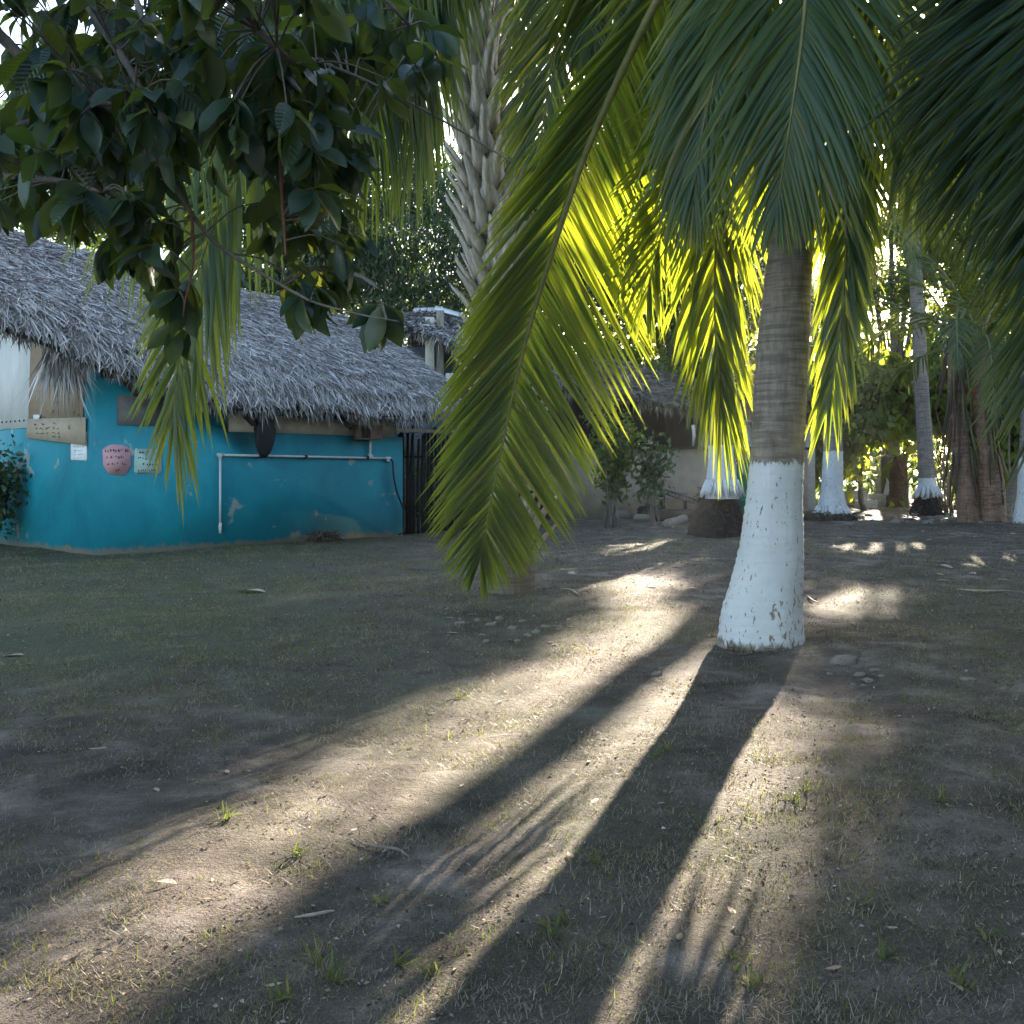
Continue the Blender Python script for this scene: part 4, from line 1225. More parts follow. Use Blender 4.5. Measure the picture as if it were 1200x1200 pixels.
# ---- pipework on the long wall
def pipe_thing():
    t = thing('water_pipe', 'white plastic water pipe running along the teal wall with two branches', 'pipe', H(*([on_front(258, 625)[0], -.06, 0])))
    def q(px, py, off=.05): a, z = on_front(px, py, off); return H(a, -off, z)
    rr = .019
    v, f = tube_data([q(258, 533), q(356, 535), q(455, 537)], rr, 10); obj('pipe_run', v, f, M['pvc'], t)
    v, f = tube_data([q(258, 533) + [0, 0, .0], q(258, 580), q(258, 613)], rr, 10); obj('down_pipe', v, f, M['pvc'], t)
    v, f = tube_data([q(434, 535), q(434, 512)], rr, 10); obj('riser_pipe', v, f, M['pvc'], t)
    for px, py in ((258, 533), (434, 535), (455, 537)):
        c = q(px, py); mb = MB(); mb.tube([c - A_ * .05, c + A_ * .05], .029, 10); mb.tube([c, c - UP * .06 if px != 434 else c + UP * .06], .028, 10); mb.build('pipe_elbow', M['pvc'], t, True)
    v, f = tube_data([q(258, 613), q(258, 616), q(258, 625)], [.027, .027, .02], 10); obj('tap', v, f, M['pvc'], t)
    mb = MB(); mb.tube([q(258, 614.5) - A_ * .03, q(258, 614.5) + A_ * .03], .012, 8); mb.build('tap_collar', M['black'], t)
    for px in (304, 358, 430):
        c = q(px, 534.5 + (px - 300) * .013); mb = MB(); mb.box(c, .02, .05, .035, AX, .006); mb.build('pipe_clip', M['metal'], t)
pipe_thing()
def hose():
    def q(px, py, off=.06): a, z = on_front(px, py, off); return H(a, -off, z)
    pts = [q(456, 537), q(460, 541), q(461, 556, .09), q(465, 576, .09), q(471, 592, .09), q(474, 606, .1), q(473, 622, .12), q(468, 627, .2)]
    pts[-1][2] = .03
    v, f = tube_data(spline(pts, 40), .018, 8)
    tag(obj('hose', v, f, M['black'], None, True, base=pts[-1]), 'black rubber hose curving down from the pipe end', 'hose')
hose()
# black bag and brown box tucked under the eave
def bag():
    a, z = on_front(298, 512); c = H(a, -.28, z)
    nu, nv = 20, 14; v = []
    r = np.random.default_rng(4)
    for i in range(nv + 1):
        t = i / nv
        w = .19 * (sin(pi * min(1, .12 + t * .86)) ** .5)
        for j in range(nu):
            an = j / nu * 2 * pi
            rad = w * (1 + .12 * sin(3 * an + 5 * t) + r.normal(0, .03))
            v.append(c + A_ * rad * cos(an) + B_ * rad * .6 * sin(an) + UP * (.46 - t * .80))
    f = [(i * nu + j, i * nu + (j + 1) % nu, i * nu + nu + (j + 1) % nu, i * nu + nu + j) for i in range(nv) for j in range(nu)]
    f += [tuple(range(nu - 1, -1, -1)), tuple(nv * nu + j for j in range(nu))]
    t = thing('hanging_bag', 'black bag hanging under the thatched eave above the pipe', 'bag', c)
    obj('bag_body', v, f, M['black'], t)
    vv, ff = tube_data([c + UP * .4, c + UP * .62 + B_ * .05], .012, 6); obj('strap', vv, ff, M['black'], t)
bag()
a, z = on_front(432, 507, .15); mb = MB(); mb.box(H(a, -.14, z), .26, .11, .13, AX, .01)
t = thing('wooden_box', 'brown wooden box fixed under the thatched eave above the pipe riser', 'box', H(a, -.14, z - .13))
mb.build('box_body', M['boxbrown'], t)
mb = MB(); mb.box(H(a - .15, -.258, z), .10, .006, .10, AX); mb.build('box_door', M['darkwood'], t)
# dark hole at the wall foot, stood in for by a little dark mound
g = H(on_front(376, 628)[0], -.10, 0)
mound('hole_mound', 'small dark mound standing in for a hole at the foot of the teal wall', g[0], g[1], .22, .16, 21)

# ---- dark stick fence between the hut and the drooping frond
def stick_fence():
    p0 = H(LEN + .05, .5, 0); p1 = np.array([0.7, 22.6, 0])
    t = thing('stick_fence', 'dark stick fence filling the gap right of the teal wall', 'fence', p0)
    r = np.random.default_rng(9); L = np.linalg.norm(p1 - p0); n = int(L / .085)
    for i in range(n):
        p = p0 + (p1 - p0) * (i + .5) / n + [r.normal(0, .012), r.normal(0, .02), 0]
        h = 1.85 + .3 * r.random()
        z0 = float(gz(p[0], p[1])) - .05
        v, f = tube_data([p + [0, 0, z0], p + [r.normal(0, .02), r.normal(0, .02), h * .5], p + [r.normal(0, .03), r.normal(0, .03), h]], [.036, .034, .028], 6)
        obj('stick', v, f, M['darkwood'], t)
    for z in (.5, 1.5):
        v, f = tube_data([p0 + UP * z + [.05, .06, 0], p1 + UP * z + [.05, .06, 0]], .025, 6); obj('rail', v, f, M['darkwood'], t)
stick_fence()

# ------------------------------------------------------------------ cream hut behind the palms
def cream_hut():
    p0 = np.array([1.0, 25.6, 0]); a = nz(np.array([7.6, 1.7, 0])); b = np.array([-a[1], a[0], 0])
    L, W = 7.0, 4.5
    t = thing('thatched_hut', 'cream walled hut with brown thatch roof and dark open front behind the rose bush', 'hut', p0)
    def h(x, y, z): return p0 + a * x + b * y + UP * z
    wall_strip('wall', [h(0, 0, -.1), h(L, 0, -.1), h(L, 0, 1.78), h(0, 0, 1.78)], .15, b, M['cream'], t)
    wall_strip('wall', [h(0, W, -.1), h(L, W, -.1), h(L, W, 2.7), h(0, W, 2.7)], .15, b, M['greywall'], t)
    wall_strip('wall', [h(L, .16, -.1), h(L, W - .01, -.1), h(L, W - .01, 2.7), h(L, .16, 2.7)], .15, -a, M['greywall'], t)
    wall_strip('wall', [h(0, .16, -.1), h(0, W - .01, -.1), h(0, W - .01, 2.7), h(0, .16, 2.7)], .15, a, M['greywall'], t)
    wall_strip('back_screen', [h(.16, 1.2, 1.4), h(L - .16, 1.2, 1.4), h(L - .16, 1.2, 3.0), h(.16, 1.2, 3.8)], .05, b, M['darkwood'], t)
    for x in (.1, 1.6, 3.1, 4.5, L - .1):
        v, f = tube_data([h(x, .07, 1.75), h(x, .07, 3.6 - .13 * x)], .06, 8); obj('post', v, f, M['darkwood'], t)
    mb = MB(); mb.box(h(L / 2, -.02, 1.80), L / 2, .12, .03, np.array([a, b, UP]), .008); mb.build('sill', M['darkwood'], t)
    def zz(x, y): return 3.30 + np.interp(y, [-.75, -.4, .4, W / 2], [0, .2, .5, 1.2]) - .13 * x + .03 * np.sin(2.1 * x + y)
    def fp(u, v):
        x = -.6 + u * (L * .78); y = W / 2 - v * (W / 2 + .7)
        x = x - .5 * np.clip(u - .85, 0, 1) / .15 * v ** 2
        z = zz(x, y) - .35 * np.clip(u - .6, 0, 1)
        return p0 + a * x[:, None] + b * y[:, None] + UP * z[:, None]
    def bk(u, v):
        x = -.6 + u * (L * .78); y = W / 2 + v * (W / 2 + .7)
        z = zz(x, W - y) - .35 * np.clip(u - .6, 0, 1)
        return p0 + a * x[:, None] + b * y[:, None] + UP * z[:, None]
    gv, gf = grid_patch(fp, 24, 12); hv, hf = grid_patch(bk, 24, 12); n0 = len(gv)
    ro = obj('roof', np.vstack([gv, gv - UP * .14, hv - UP * .003, hv - UP * .145]), np.vstack([gf, gf[:, ::-1] + n0, hf[:, ::-1] + 2 * n0, hf + 3 * n0]), M['thatch_core'], t)
    thatch(ro, fp, 30000, .34, .028, M['thatch_b'], 41, lift=.08)
    thatch(ro, bk, 3000, .5, .06, M['thatch_b'], 42, lift=.08)
    fringe(ro, lambda u: fp(np.asarray(u), np.ones_like(u) * .995) - UP * .08, 2200, .34, .03, M['thatch_b'], 43, -b, thick=.2)
    fringe(ro, lambda u: fp(np.full_like(u, .995), np.asarray(u) * .98 + .01) - UP * .08, 900, .4, .032, M['thatch_b'], 44, a, thick=.2)
    # a loose pale stalk hanging from the eave
    q = P(812, 498, 25.3); v, f = tube_data([q, q + [.03, 0, -.25], q + [.0, 0, -.52]], [.05, .045, .02], 6); obj('hanging_stalk', v, f, M['paleplank'], t)
    return h
cream_hut()
# grey building right of it, half hidden by trunks
t = thing('outbuilding', 'plain grey rendered outbuilding seen between the whitewashed trunks', 'building', (5.9, 27.6, 0))
mb = MB(); mb.box((6.65, 28.9, 1.15), 1.55, 1.2, 1.3); mb.build('wall', M['block'], t)
mb = MB(); mb.box((6.65, 28.9, 2.52), 1.75, 1.4, .06); mb.build('roof', M['greywall'], t)
# green bin beside the main palm, far back
def bin_():
    q = G(878, 614); t = thing('plastic_barrel', 'dark green plastic barrel behind the whitewashed trunk', 'barrel', q)
    mb = MB(); zs = [0, .05, .5, .52, .56, 1.05, 1.1, 1.4]; rs = [.25, .27, .29, .31, .29, .28, .29, .27]
    mb.tube([q + UP * z for z in zs], rs, 20); mb.build('barrel_body', M['greenpaint'], t, True)
    mb = MB(); mb.tube([q + UP * 1.4, q + UP * 1.46], .3, 20); mb.build('lid', M['greenpaint'], t)
bin_()

# ------------------------------------------------------------------ tall hut behind the teal one
def tall_hut():
    c = P(516, 600, 27.0); c[2] = 0
    t = thing('thatched_hut', 'tall grey walled hut with ragged thatch and tin ridge behind the teal hut roof', 'hut', c)
    x0, x1 = P(455, 0, 27)[0], P(600, 0, 27)[0]
    mb = MB(); mb.box(((x0 + x1) / 2, 28.6, 2.2), (x1 - x0) / 2, 1.4, 2.3); mb.build('wall', M['greywall'], t)
    q0, q1 = P(504, 432, 26.9), P(504, 372, 26.9)
    mb = MB(); mb.box((q0 + q1) / 2 + [0, .0, 0], .12, .09, (q1[2] - q0[2]) / 2, None, .015); mb.build('post', M['paleplank'], t)
    mb = MB(); mb.box(P(516, 404, 26.98), .10, .08, .9, None, .01); mb.build('post', M['greywood'], t)
    mb = MB(); mb.box(P(545, 444, 26.8), .5, .15, .14, None, .02); mb.build('ledge', M['paleplank'], t)
    rx0, rx1 = P(470, 0, 27)[0], P(640, 0, 27)[0]
    def fp(u, v):
        x = rx0 + (rx1 - rx0) * u; y = 28.6 - v * 2.1
        z = 5.62 - .25 * np.abs(u - .15) * 3 - np.interp(v, [0, .5, 1], [0, .22, .62]) - .8 * u * v
        return np.stack([x, y, z], -1)
    def bk(u, v):
        x = rx0 + (rx1 - rx0) * u; y = 28.6 + v * 2.0
        z = 5.62 - .25 * np.abs(u - .15) * 3 - np.interp(v, [0, .5, 1], [0, .35, 1.15])
        return np.stack([x, y, z], -1)
    gv, gf = grid_patch(fp, 16, 8); hv, hf = grid_patch(bk, 16, 8); n0 = len(gv)
    ro = obj('roof', np.vstack([gv, gv - UP * .12, hv - UP * .003, hv - UP * .123]), np.vstack([gf, gf[:, ::-1] + n0, hf[:, ::-1] + 2 * n0, hf + 3 * n0]), M['thatch_core'], t)
    thatch(ro, fp, 7000, .45, .04, M['thatch'], 51, lift=.08, jitter=.4)
    fringe(ro, lambda u: fp(np.asarray(u), np.ones_like(u) * .995) - UP * .05, 900, .34, .03, M['thatch'], 52, np.array([0, -1., 0]), thick=.2)
    fringe(ro, lambda u: fp(np.zeros_like(u) + .005, np.asarray(u) * .98 + .01) - UP * .05, 500, .45, .03, M['thatch'], 53, np.array([-1., 0, 0]), thick=.2, hang=.5)
    for i, (a, b) in enumerate((((485, 357), (512, 356)), ((510, 354), (545, 364)))):
        p, q = P(*a, 28.4), P(*b, 28.4); m = (p + q) / 2 + [0, -.1, -.17]; d = nz(q - p)
        mb = MB(); mb.box(m, np.linalg.norm(q - p) / 2, .22, .014, np.array([d, [0, .93, .37], np.cross(d, [0, .93, .37])])); mb.build('tin_sheet', M['tin'], t)
    for px in (478, 488):
        v, f = tube_data([P(px, 398, 26.9), P(px + 25, 374, 26.7)], .03, 6); obj('roof_pole', v, f, M['greywood'], t)
tall_hut()

# ------------------------------------------------------------------ shrubs in front of the cream hut
def shrub(name, label, px, py, h, spread, n_stem, n_leaf, leaf, seed, flower=None, mat='rose'):
    g = G(px, py); r = np.random.default_rng(seed)
    t = thing(name, label, 'shrub', g)
    pos = []
    for i in range(n_stem):
        a = r.random() * 2 * pi; e = np.array([cos(a), sin(a), 0]) * spread * (.3 + .7 * r.random())
        p = spline([g + [r.normal(0, .10), r.normal(0, .10), -.04], g + e * .35 + UP * h * .4 + r.normal(0, .05, 3), g + e + UP * h * (.75 + .3 * r.random())], 12)
        v, f = tube_data(p, np.linspace(.016, .006, 12), 6); obj('stem', v, f, M['twig'], t)
        pos.append(p[5:])
    pos = np.concatenate(pos)
    c = pos[r.integers(0, len(pos), n_leaf)] + r.normal(0, .16, (n_leaf, 3))
    d = nz(r.normal(0, 1, (n_leaf, 3)) + [0, 0, -.3]); L = leaf * (.6 + .8 * r.random(n_leaf))
    v, f = leaf_quads(c, d, nz(r.normal(0, 1, (n_leaf, 3)) + [0, 0, .8]), L, L * .62)
    tag(obj('foliage', v, f, M[mat], t), kind='stuff')
    if flower:
        for (fx, fy, s) in flower:
            q = P(fx, fy, g[1] - .1)
            V = []; Fc = []
            for k in range(16):
                a = k * 2.4; rr = s * (.35 + .65 * k / 16)
                d = nz(np.array([cos(a) * (.3 + k / 16), sin(a) * (.3 + k / 16), 1.0 - k / 20])); w = nz(np.cross(d, UP)) * rr * .5
                b = len(V); V += [q, q + d * rr * .6 + w, q + d * rr, q + d * rr * .6 - w]; Fc.append((b, b + 1, b + 2, b + 3))
            obj('flower', np.array(V), Fc, M['petal'], t)
            v, f = tube_data([q, q - UP * .35 + [.04, .1, 0]], .008, 5); obj('flower_stem', v, f, M['twig'], t)
    return t
shrub('rose_bush', 'rose bush with pale yellow blooms in front of the cream wall', 764, 617, 1.75, .38, 7, 520, .13, 3, [(757, 527, .16), (762, 521, .12), (770, 522, .09)])
shrub('leafy_shrub', 'leggy green shrub with bare lower stems beside the rose bush', 716, 618, 2.5, .55, 10, 1300, .13, 4, None, 'canopy')
shrub('leafy_shrub', 'low weedy plant at the foot of the dark stick fence', 483, 622, .8, .35, 6, 160, .10, 5)
shrub('leafy_shrub', 'small leafy plant against the dark fence right of the teal wall', 497, 618, 1.7, .4, 5, 130, .13, 15)
# dark shrub at the left border
shrub('leafy_shrub', 'dark bush in front of the end wall at the left border', -26, 642, 1.4, .42, 12, 2000, .12, 6, None, 'canopy_dark')

# bed frame of dark lattice, planks and logs beside the mound
def lattice():
    g = G(796, 611); t = thing('metal_frame', 'dark lattice metal frame leaning beside the black earth mound', 'frame', g)
    o = g + [-.35, 0, .75]
    ax = nz(np.array([1.0, .1, -.32])); ay = nz(np.array([.1, -.3, -1.0]))
    for k in range(2):
        v, f = tube_data([o + ay * .55 * k, o + ax * 1.1 + ay * .55 * k], .018, 6); obj('rail', v, f, M['metal'], t)
    for k in range(12):
        s = 1.1 * (k + .5) / 12
        v, f = tube_data([o + ax * s, o + ax * min(1.1, s + .08) + ay * .12 ], .010, 5); obj('bar', v, f, M['metal'], t)
        v, f = tube_data([o + ax * min(1.1, s + .08), o + ax * s + ay * .12], .010, 5); obj('bar', v, f, M['metal'], t)
    v, f = tube_data([o + ay * .12, o + ax * 1.1 + ay * .12], .014, 6); obj('rail', v, f, M['metal'], t)
    for k in (0, 1.1):
        e = o + ax * k; v, f = tube_data([e, [e[0], e[1] - .1, g[2] - .02]], .02, 6); obj('leg', v, f, M['metal'], t)
lattice()
def log(label, p, q, r_, mat='darkwood', name='wooden_log'):
    p = np.array(p, float); q = np.array(q, float)
    rr = np.random.default_rng(int(abs(p[0] * 100))); pts = spline([p, (p + q) / 2 + rr.normal(0, .02, 3), q], 9)
    v, f = tube_data(pts, r_ * (1 + rr.normal(0, .06, 9)), 10)
    tag(obj(name, v, f, M[mat], None, True, base=(p + q) / 2 - [0, 0, r_]), label, 'log')
for i, (a, b, r_, mt, lb) in enumerate([((735, 606), (775, 609), .2, 'darkwood', 'thick dark log lying behind the rose bush'),
                                        ((770, 612), (815, 611), .15, 'darkwood', 'dark log lying between rose bush and black mound'),
                                        ((782, 618), (806, 610), .10, 'greywood', 'grey log end poking out beside the black mound')]):
    p, q = G(*a), G(*b); p[2] += r_ - .02; q[2] += r_ - .02
    log(lb, p, q, r_, mt)
for i in range(2):
    c = G(789, 609); c[2] += .55 + .11 * i
    t = thing('wooden_plank', ['lower pale plank resting on the dark logs by the mound', 'upper pale plank resting on the dark logs by the mound'][i], 'plank', c - [0, 0, .02])
    mb = MB(); mb.box(c, .42, .09, .022, np.array([nz([1, .08, .04]), nz([-.08, 1, 0]), [0, 0, 1]]), .006); mb.build('board', M['greywood'], t)
    for s in (-.3, .3):
        mb = MB(); mb.box(c + [s, .02, -.065 if i else -.3], .04, .06, .045 if i else .28); mb.build('batten', M['darkwood'], t)
# stones round the mounds and the heap of rocks behind the rose
def rock_mesh(seed):
    r = np.random.default_rng(seed); v = []; f = []
    nu, nv = 9, 6
    for i in range(nv + 1):
        th = pi * i / nv
        for j in range(nu):
            a = j / nu * 2 * pi
            k = 1 + .22 * sin(2 * a + seed) * sin(th) + .15 * sin(3 * a + 2 * th + seed * 2) + r.normal(0, .07)
            v.append((k * sin(th) * cos(a), k * .8 * sin(th) * sin(a), .55 * max(-.8, min(.75, cos(th))) * k))
    f = [(i * nu + j, i * nu + nu + j, i * nu + nu + (j + 1) % nu, i * nu + (j + 1) % nu) for i in range(nv) for j in range(nu)]
    return make_mesh('stone', v, f, M['stone'], False)
RM = [rock_mesh(i) for i in range(6)]
def rot_z(a, s=1.0):
    m = np.eye(4); m[0, 0] = cos(a) * s; m[0, 1] = -sin(a) * s; m[1, 0] = sin(a) * s; m[1, 1] = cos(a) * s; m[2, 2] = s
    return m
def stone(px, py, s, label, group=None, i=0, dz=0.12):
    s = s * .8
    g = G(px, py); m = rot_z(i * 1.7, s); m[:3, 3] = g + [0, 0, s * dz]
    tag(place('stone', RM[i % 6], m), label, 'stone', group)
stone(990, 776, .115, 'largest pale stone half sunk in the soil right of the main palm foot', None, 0)
for i, (px, py, s) in enumerate([(1008, 790, .05), (1018, 796, .045), (1025, 786, .04), (1012, 801, .03), (972, 787, .025), (1033, 792, .03), (1000, 799, .025), (1135, 800, .05), (1083, 765, .04), (1100, 790, .035), (770, 790, .05), (775, 783, .03)]):
    stone(px, py, s, 'small stone in the soil around the main palm foot', 'small stones around the main palm', i)
for i, (px, py, s) in enumerate([(540, 733, .055), (560, 728, .045), (575, 735, .05), (585, 726, .06), (600, 738, .05), (612, 730, .045), (628, 742, .06), (640, 735, .045), (618, 745, .04), (655, 738, .035), (570, 752, .04), (606, 752, .035)]):
    stone(px, py, s, 'small stone in the scatter below the long drooping frond tip', 'stones below the drooping frond', i)
r = np.random.default_rng(15)
for i in range(46):
    px = 1015 + 165 * r.random(); py = 603 + 11 * r.random()
    stone(px, py, .06 + .10 * r.random() ** 2, 'pale rubble stone scattered at the foot of the background palms', 'rubble by the background palms', i)
for i, (px, py, s) in enumerate([(735, 603, .3), (745, 607, .34), (728, 608, .25), (752, 612, .2)]):
    g = G(px, py); m = rot_z(i * 2.0, s); m[:3, 3] = g + [0, 0, s * .35]
    tag(place('stone', RM[i], m), 'big dark boulder piled between the leggy shrub and the rose bush', 'boulder', 'boulders between the shrubs')
# concrete blocks near the tree line
for i, (x0, x1, y0, y1, lb) in enumerate([(990, 1014, 568, 586, 'upright pale concrete block left of the small palm'), (1004, 1026, 582, 592, 'flat concrete block lying in front of the upright one'), (1018, 1036, 567, 582, 'concrete block behind the small dark soil heap')]):
    g = G((x0 + x1) / 2, 593 if i != 1 else 596); D = g[1]; w = (x1 - x0) / F * D / 2; h = (y1 - y0) / F * D / 2
    t = thing('concrete_block', lb, 'block', g)
    mb = MB(); mb.box(g + [0, 0, h - .02], w, .22, h, None, .02); mb.build('block_body', M['block'], t)
    for s in (-.45, .45):
        mb = MB(); mb.box(g + [s * w, 0, 2 * h - .018], w * .3, .13, .012); mb.build('cell', M['darkwood'], t)

# ------------------------------------------------------------------ background trees
mk = leaf_tree
def TP(px, D): return ((px - CX) / F * D, D)
def blob(px, D, z, rx, ry, rz): return ((((px - CX) / F * D), D, z), (rx, ry, rz))
mk('dark mango tree with drooping narrow leaves behind the tall grey hut', TP(470, 33), .4, 3.0, [blob(470, 33, 6.2, 2.4, 2, 2.2), blob(520, 32.5, 8.3, 2.4, 2, 2.2), blob(420, 33, 8.6, 2.2, 2, 2.2), blob(480, 33, 10.6, 2.6, 2, 2.0), blob(560, 33, 6.5, 1.8, 1.6, 2.0)], 30000, .26, M['canopy_dark'], 301, aspect=.22, hang=.9, clump=.40)
mk('tall broadleaf tree rising behind the criss-cross palm trunk', TP(650, 34), .38, 3.6, [blob(640, 34, 6.2, 2.4, 2, 2.2), blob(690, 34, 8.6, 2.6, 2, 2.2), blob(620, 34, 10.2, 2.6, 2, 2.3), blob(700, 34, 11.8, 2.4, 2, 2)], 24000, .26, M['canopy_dark'], 302, aspect=.35, clump=.42)
mk('tall broadleaf tree behind the cream hut roof', TP(790, 35), .38, 3.6, [blob(770, 35, 5.8, 2.3, 2, 2.1), blob(820, 35, 7.6, 2.5, 2, 2.2), blob(770, 35, 10.0, 2.6, 2, 2.2), blob(850, 35, 11.4, 2.6, 2, 2.2), blob(800, 35, 13.8, 2.8, 2, 2.2)], 29000, .24, M['canopy'], 303)
mk('tall broadleaf tree behind the main palm', TP(920, 36), .38, 3.6, [blob(900, 36, 5.6, 2.2, 2, 2.0), blob(950, 36, 8.0, 2.5, 2, 2.3), blob(910, 36, 10.4, 2.7, 2, 2.2), blob(960, 36, 12.4, 2.6, 2, 2), blob(920, 36, 14.8, 3.0, 2, 2.2)], 29000, .24, M['canopy'], 304)
mk('tall broadleaf tree between the slim grey palm and the whitewashed one', TP(1035, 36), .36, 3.6, [blob(1020, 36, 6.2, 2.2, 2, 2.0), blob(1070, 36, 8.4, 2.5, 2, 2.2), blob(1020, 36, 10.6, 2.6, 2, 2.2), blob(1080, 36, 12.6, 2.6, 2, 2), blob(1040, 36, 15.0, 3.2, 2, 2.2)], 29000, .24, M['canopy'], 305)
mk('tall broadleaf tree behind the brown double-stemmed palm', TP(1160, 35), .36, 3.4, [blob(1140, 35, 5.8, 2.3, 2, 2.1), blob(1190, 35, 7.8, 2.5, 2, 2.2), blob(1140, 35, 10.2, 2.6, 2, 2.2), blob(1200, 35, 12.2, 2.6, 2, 2), blob(1160, 35, 14.6, 3.2, 2, 2.2)], 29000, .24, M['canopy'], 306)
mk('tall broadleaf tree past the right border of the yard', TP(1300, 33), .36, 3.4, [blob(1280, 33, 5.2, 2.6, 2, 2.4), blob(1340, 33, 8.2, 2.9, 2.2, 2.5), blob(1260, 33, 10.4, 2.7, 2, 2.2), blob(1400, 33, 6, 2.6, 2, 2.5), blob(1320, 33, 13, 3.4, 2, 2.4), blob(1440, 33, 10.5, 3.2, 2, 2.4), blob(1230, 33, 12.5, 2.8, 2, 2.2), blob(1250, 33, 15, 3, 2, 2.2)], 34000, .27, M['canopy'], 307)
mk('dark tree behind the ridge of the teal hut', TP(330, 33), .36, 3.4, [blob(310, 33, 6.8, 2.3, 2, 2.0), blob(370, 33, 8.6, 2.4, 2, 2.2), blob(300, 33, 10.4, 2.5, 2, 2.0)], 15000, .26, M['canopy_dark'], 308)
mk('broad dark tree behind the left end of the teal hut', TP(90, 34), .36, 3.4, [blob(60, 34, 8.0, 2.6, 2, 1.7), blob(150, 34, 10.6, 2.9, 2.2, 2.0), blob(0, 34, 11.4, 2.6, 2, 1.9)], 14000, .26, M['canopy_dark'], 309)
mk('large unseen tree added to shade the yard from the right', (11.5, 8.0), .34, 2.6, [((10.6, 7.0, 4.6), (2.2, 2.6, 2.0)), ((11.8, 9.6, 5.6), (2.4, 2.6, 2.2)), ((9.8, 5.2, 6.4), (2.4, 2.4, 1.8)), ((11.4, 7.6, 7.6), (2.6, 2.6, 1.8))], 16000, .3, M['canopy_dark'], 330, group=None)  # this tree and the next three are added out of view to cut skylight
mk('second large unseen tree added to shade the yard from the right', (10.6, 1.0), .34, 2.6, [((10.0, 0.4, 4.6), (2.4, 2.6, 2.0)), ((9.0, 2.6, 5.8), (2.4, 2.4, 2.0)), ((9.4, -1.6, 6.4), (2.6, 2.6, 2.0))], 14000, .3, M['canopy_dark'], 331, group=None)
mk('unseen tree added to shade the right side of the near lawn', (7.2, 0.6), .26, 2.4, [((6.4, 1.2, 4.4), (1.9, 2.0, 1.5)), ((6.8, -0.6, 5.6), (2.2, 2.0, 1.6)), ((5.8, 0.4, 6.2), (2.0, 2.0, 1.4))], 11000, .26, M['canopy_dark'], 332, group=None)
mk('unseen tree added behind the near lawn on the right to cut skylight', (6.2, -6.0), .3, 2.4, [((5.2, -5.6, 4.4), (2.4, 2.2, 1.9)), ((7.4, -4.6, 5.2), (2.4, 2.2, 2.0)), ((5.8, -6.4, 6.6), (2.6, 2.4, 1.8)), ((2.8, -7.2, 5.6), (2.2, 2.2, 1.8))], 13000, .32, M['canopy_dark'], 333, group=None)
# brighter undergrowth in front of them
for i, (px, D, h, w, lb) in enumerate([(905, 31, 4.6, 1.7, 'bright green undergrowth bush behind the main palm trunk'), (1015, 31, 5.8, 1.7, 'bright large-leaved bush between the two whitewashed palms'), (1062, 32, 5.6, 1.6, 'bright large-leaved bush behind the slim grey palm'),
                                       (1118, 31.5, 5.2, 1.7, 'bright bush behind the cluster of thin bare trunks'), (1195, 31, 4.2, 1.9, 'leafy bush behind the leaning thin palm'), (800, 31.5, 4.4, 2.0, 'olive green bush rising over the cream hut roof'), (705, 31, 4.6, 1.8, 'dark bush behind the leggy shrub and cream hut')]):
    mk(lb, TP(px, D), .10, .8, [blob(px - 14, D, h * .45, w * .9, 1.2, h * .40), blob(px + 18, D, h * .72, w * .85, 1.2, h * .34)], 3600 if px > 880 else 7000, .34, M['canopy_light'] if px > 880 else M['canopy'], 320 + i, aspect=.6, hang=.5, clump=.38, group='bushes along the tree line', name='bush')
# low dark hedge closing the far side
def hedge():
    r = np.random.default_rng(90); n = 36000
    x = -24 + 58 * r.random(n); y = 37.5 + 2.2 * r.random(n); z = 4.6 * r.random(n) ** .9 * (1 + .2 * np.sin(x * .9))
    c = np.stack([x, y, z + .05], 1); c = c[~sun_open(c, r)]; n = len(c)
    L = .34 * (.6 + .8 * r.random(n))
    v, f = leaf_quads(c, nz(r.normal(0, 1, (n, 3)) + [0, 0, -.5]), nz(r.normal(0, 1, (n, 3)) + [0, 0, .6]), L, L * .5)
    tag(obj('hedge', v, f, M['canopy_dark']), 'dense dark hedge of undergrowth closing the far side of the yard', 'hedge', kind='stuff')
    n = 15000  # second hedge, added out of view to block low skylight from the right
    y = -9 + 30 * r.random(n); x = 12.6 + 1.6 * r.random(n) + .10 * np.maximum(0, y - 8); z = 4.4 * r.random(n) ** .9 * (1 + .2 * np.sin(y * .8)) + .05
    c = np.stack([x, y, z], 1)
    L = .42 * (.6 + .8 * r.random(n))
    v, f = leaf_quads(c, nz(r.normal(0, 1, (n, 3)) + [0, 0, -.5]), nz(r.normal(0, 1, (n, 3)) + [0, 0, .6]), L, L * .55)
    tag(obj('hedge', v, f, M['canopy_dark']), 'unseen leafy hedge added along the right to shade the yard', 'hedge', kind='stuff')
hedge()

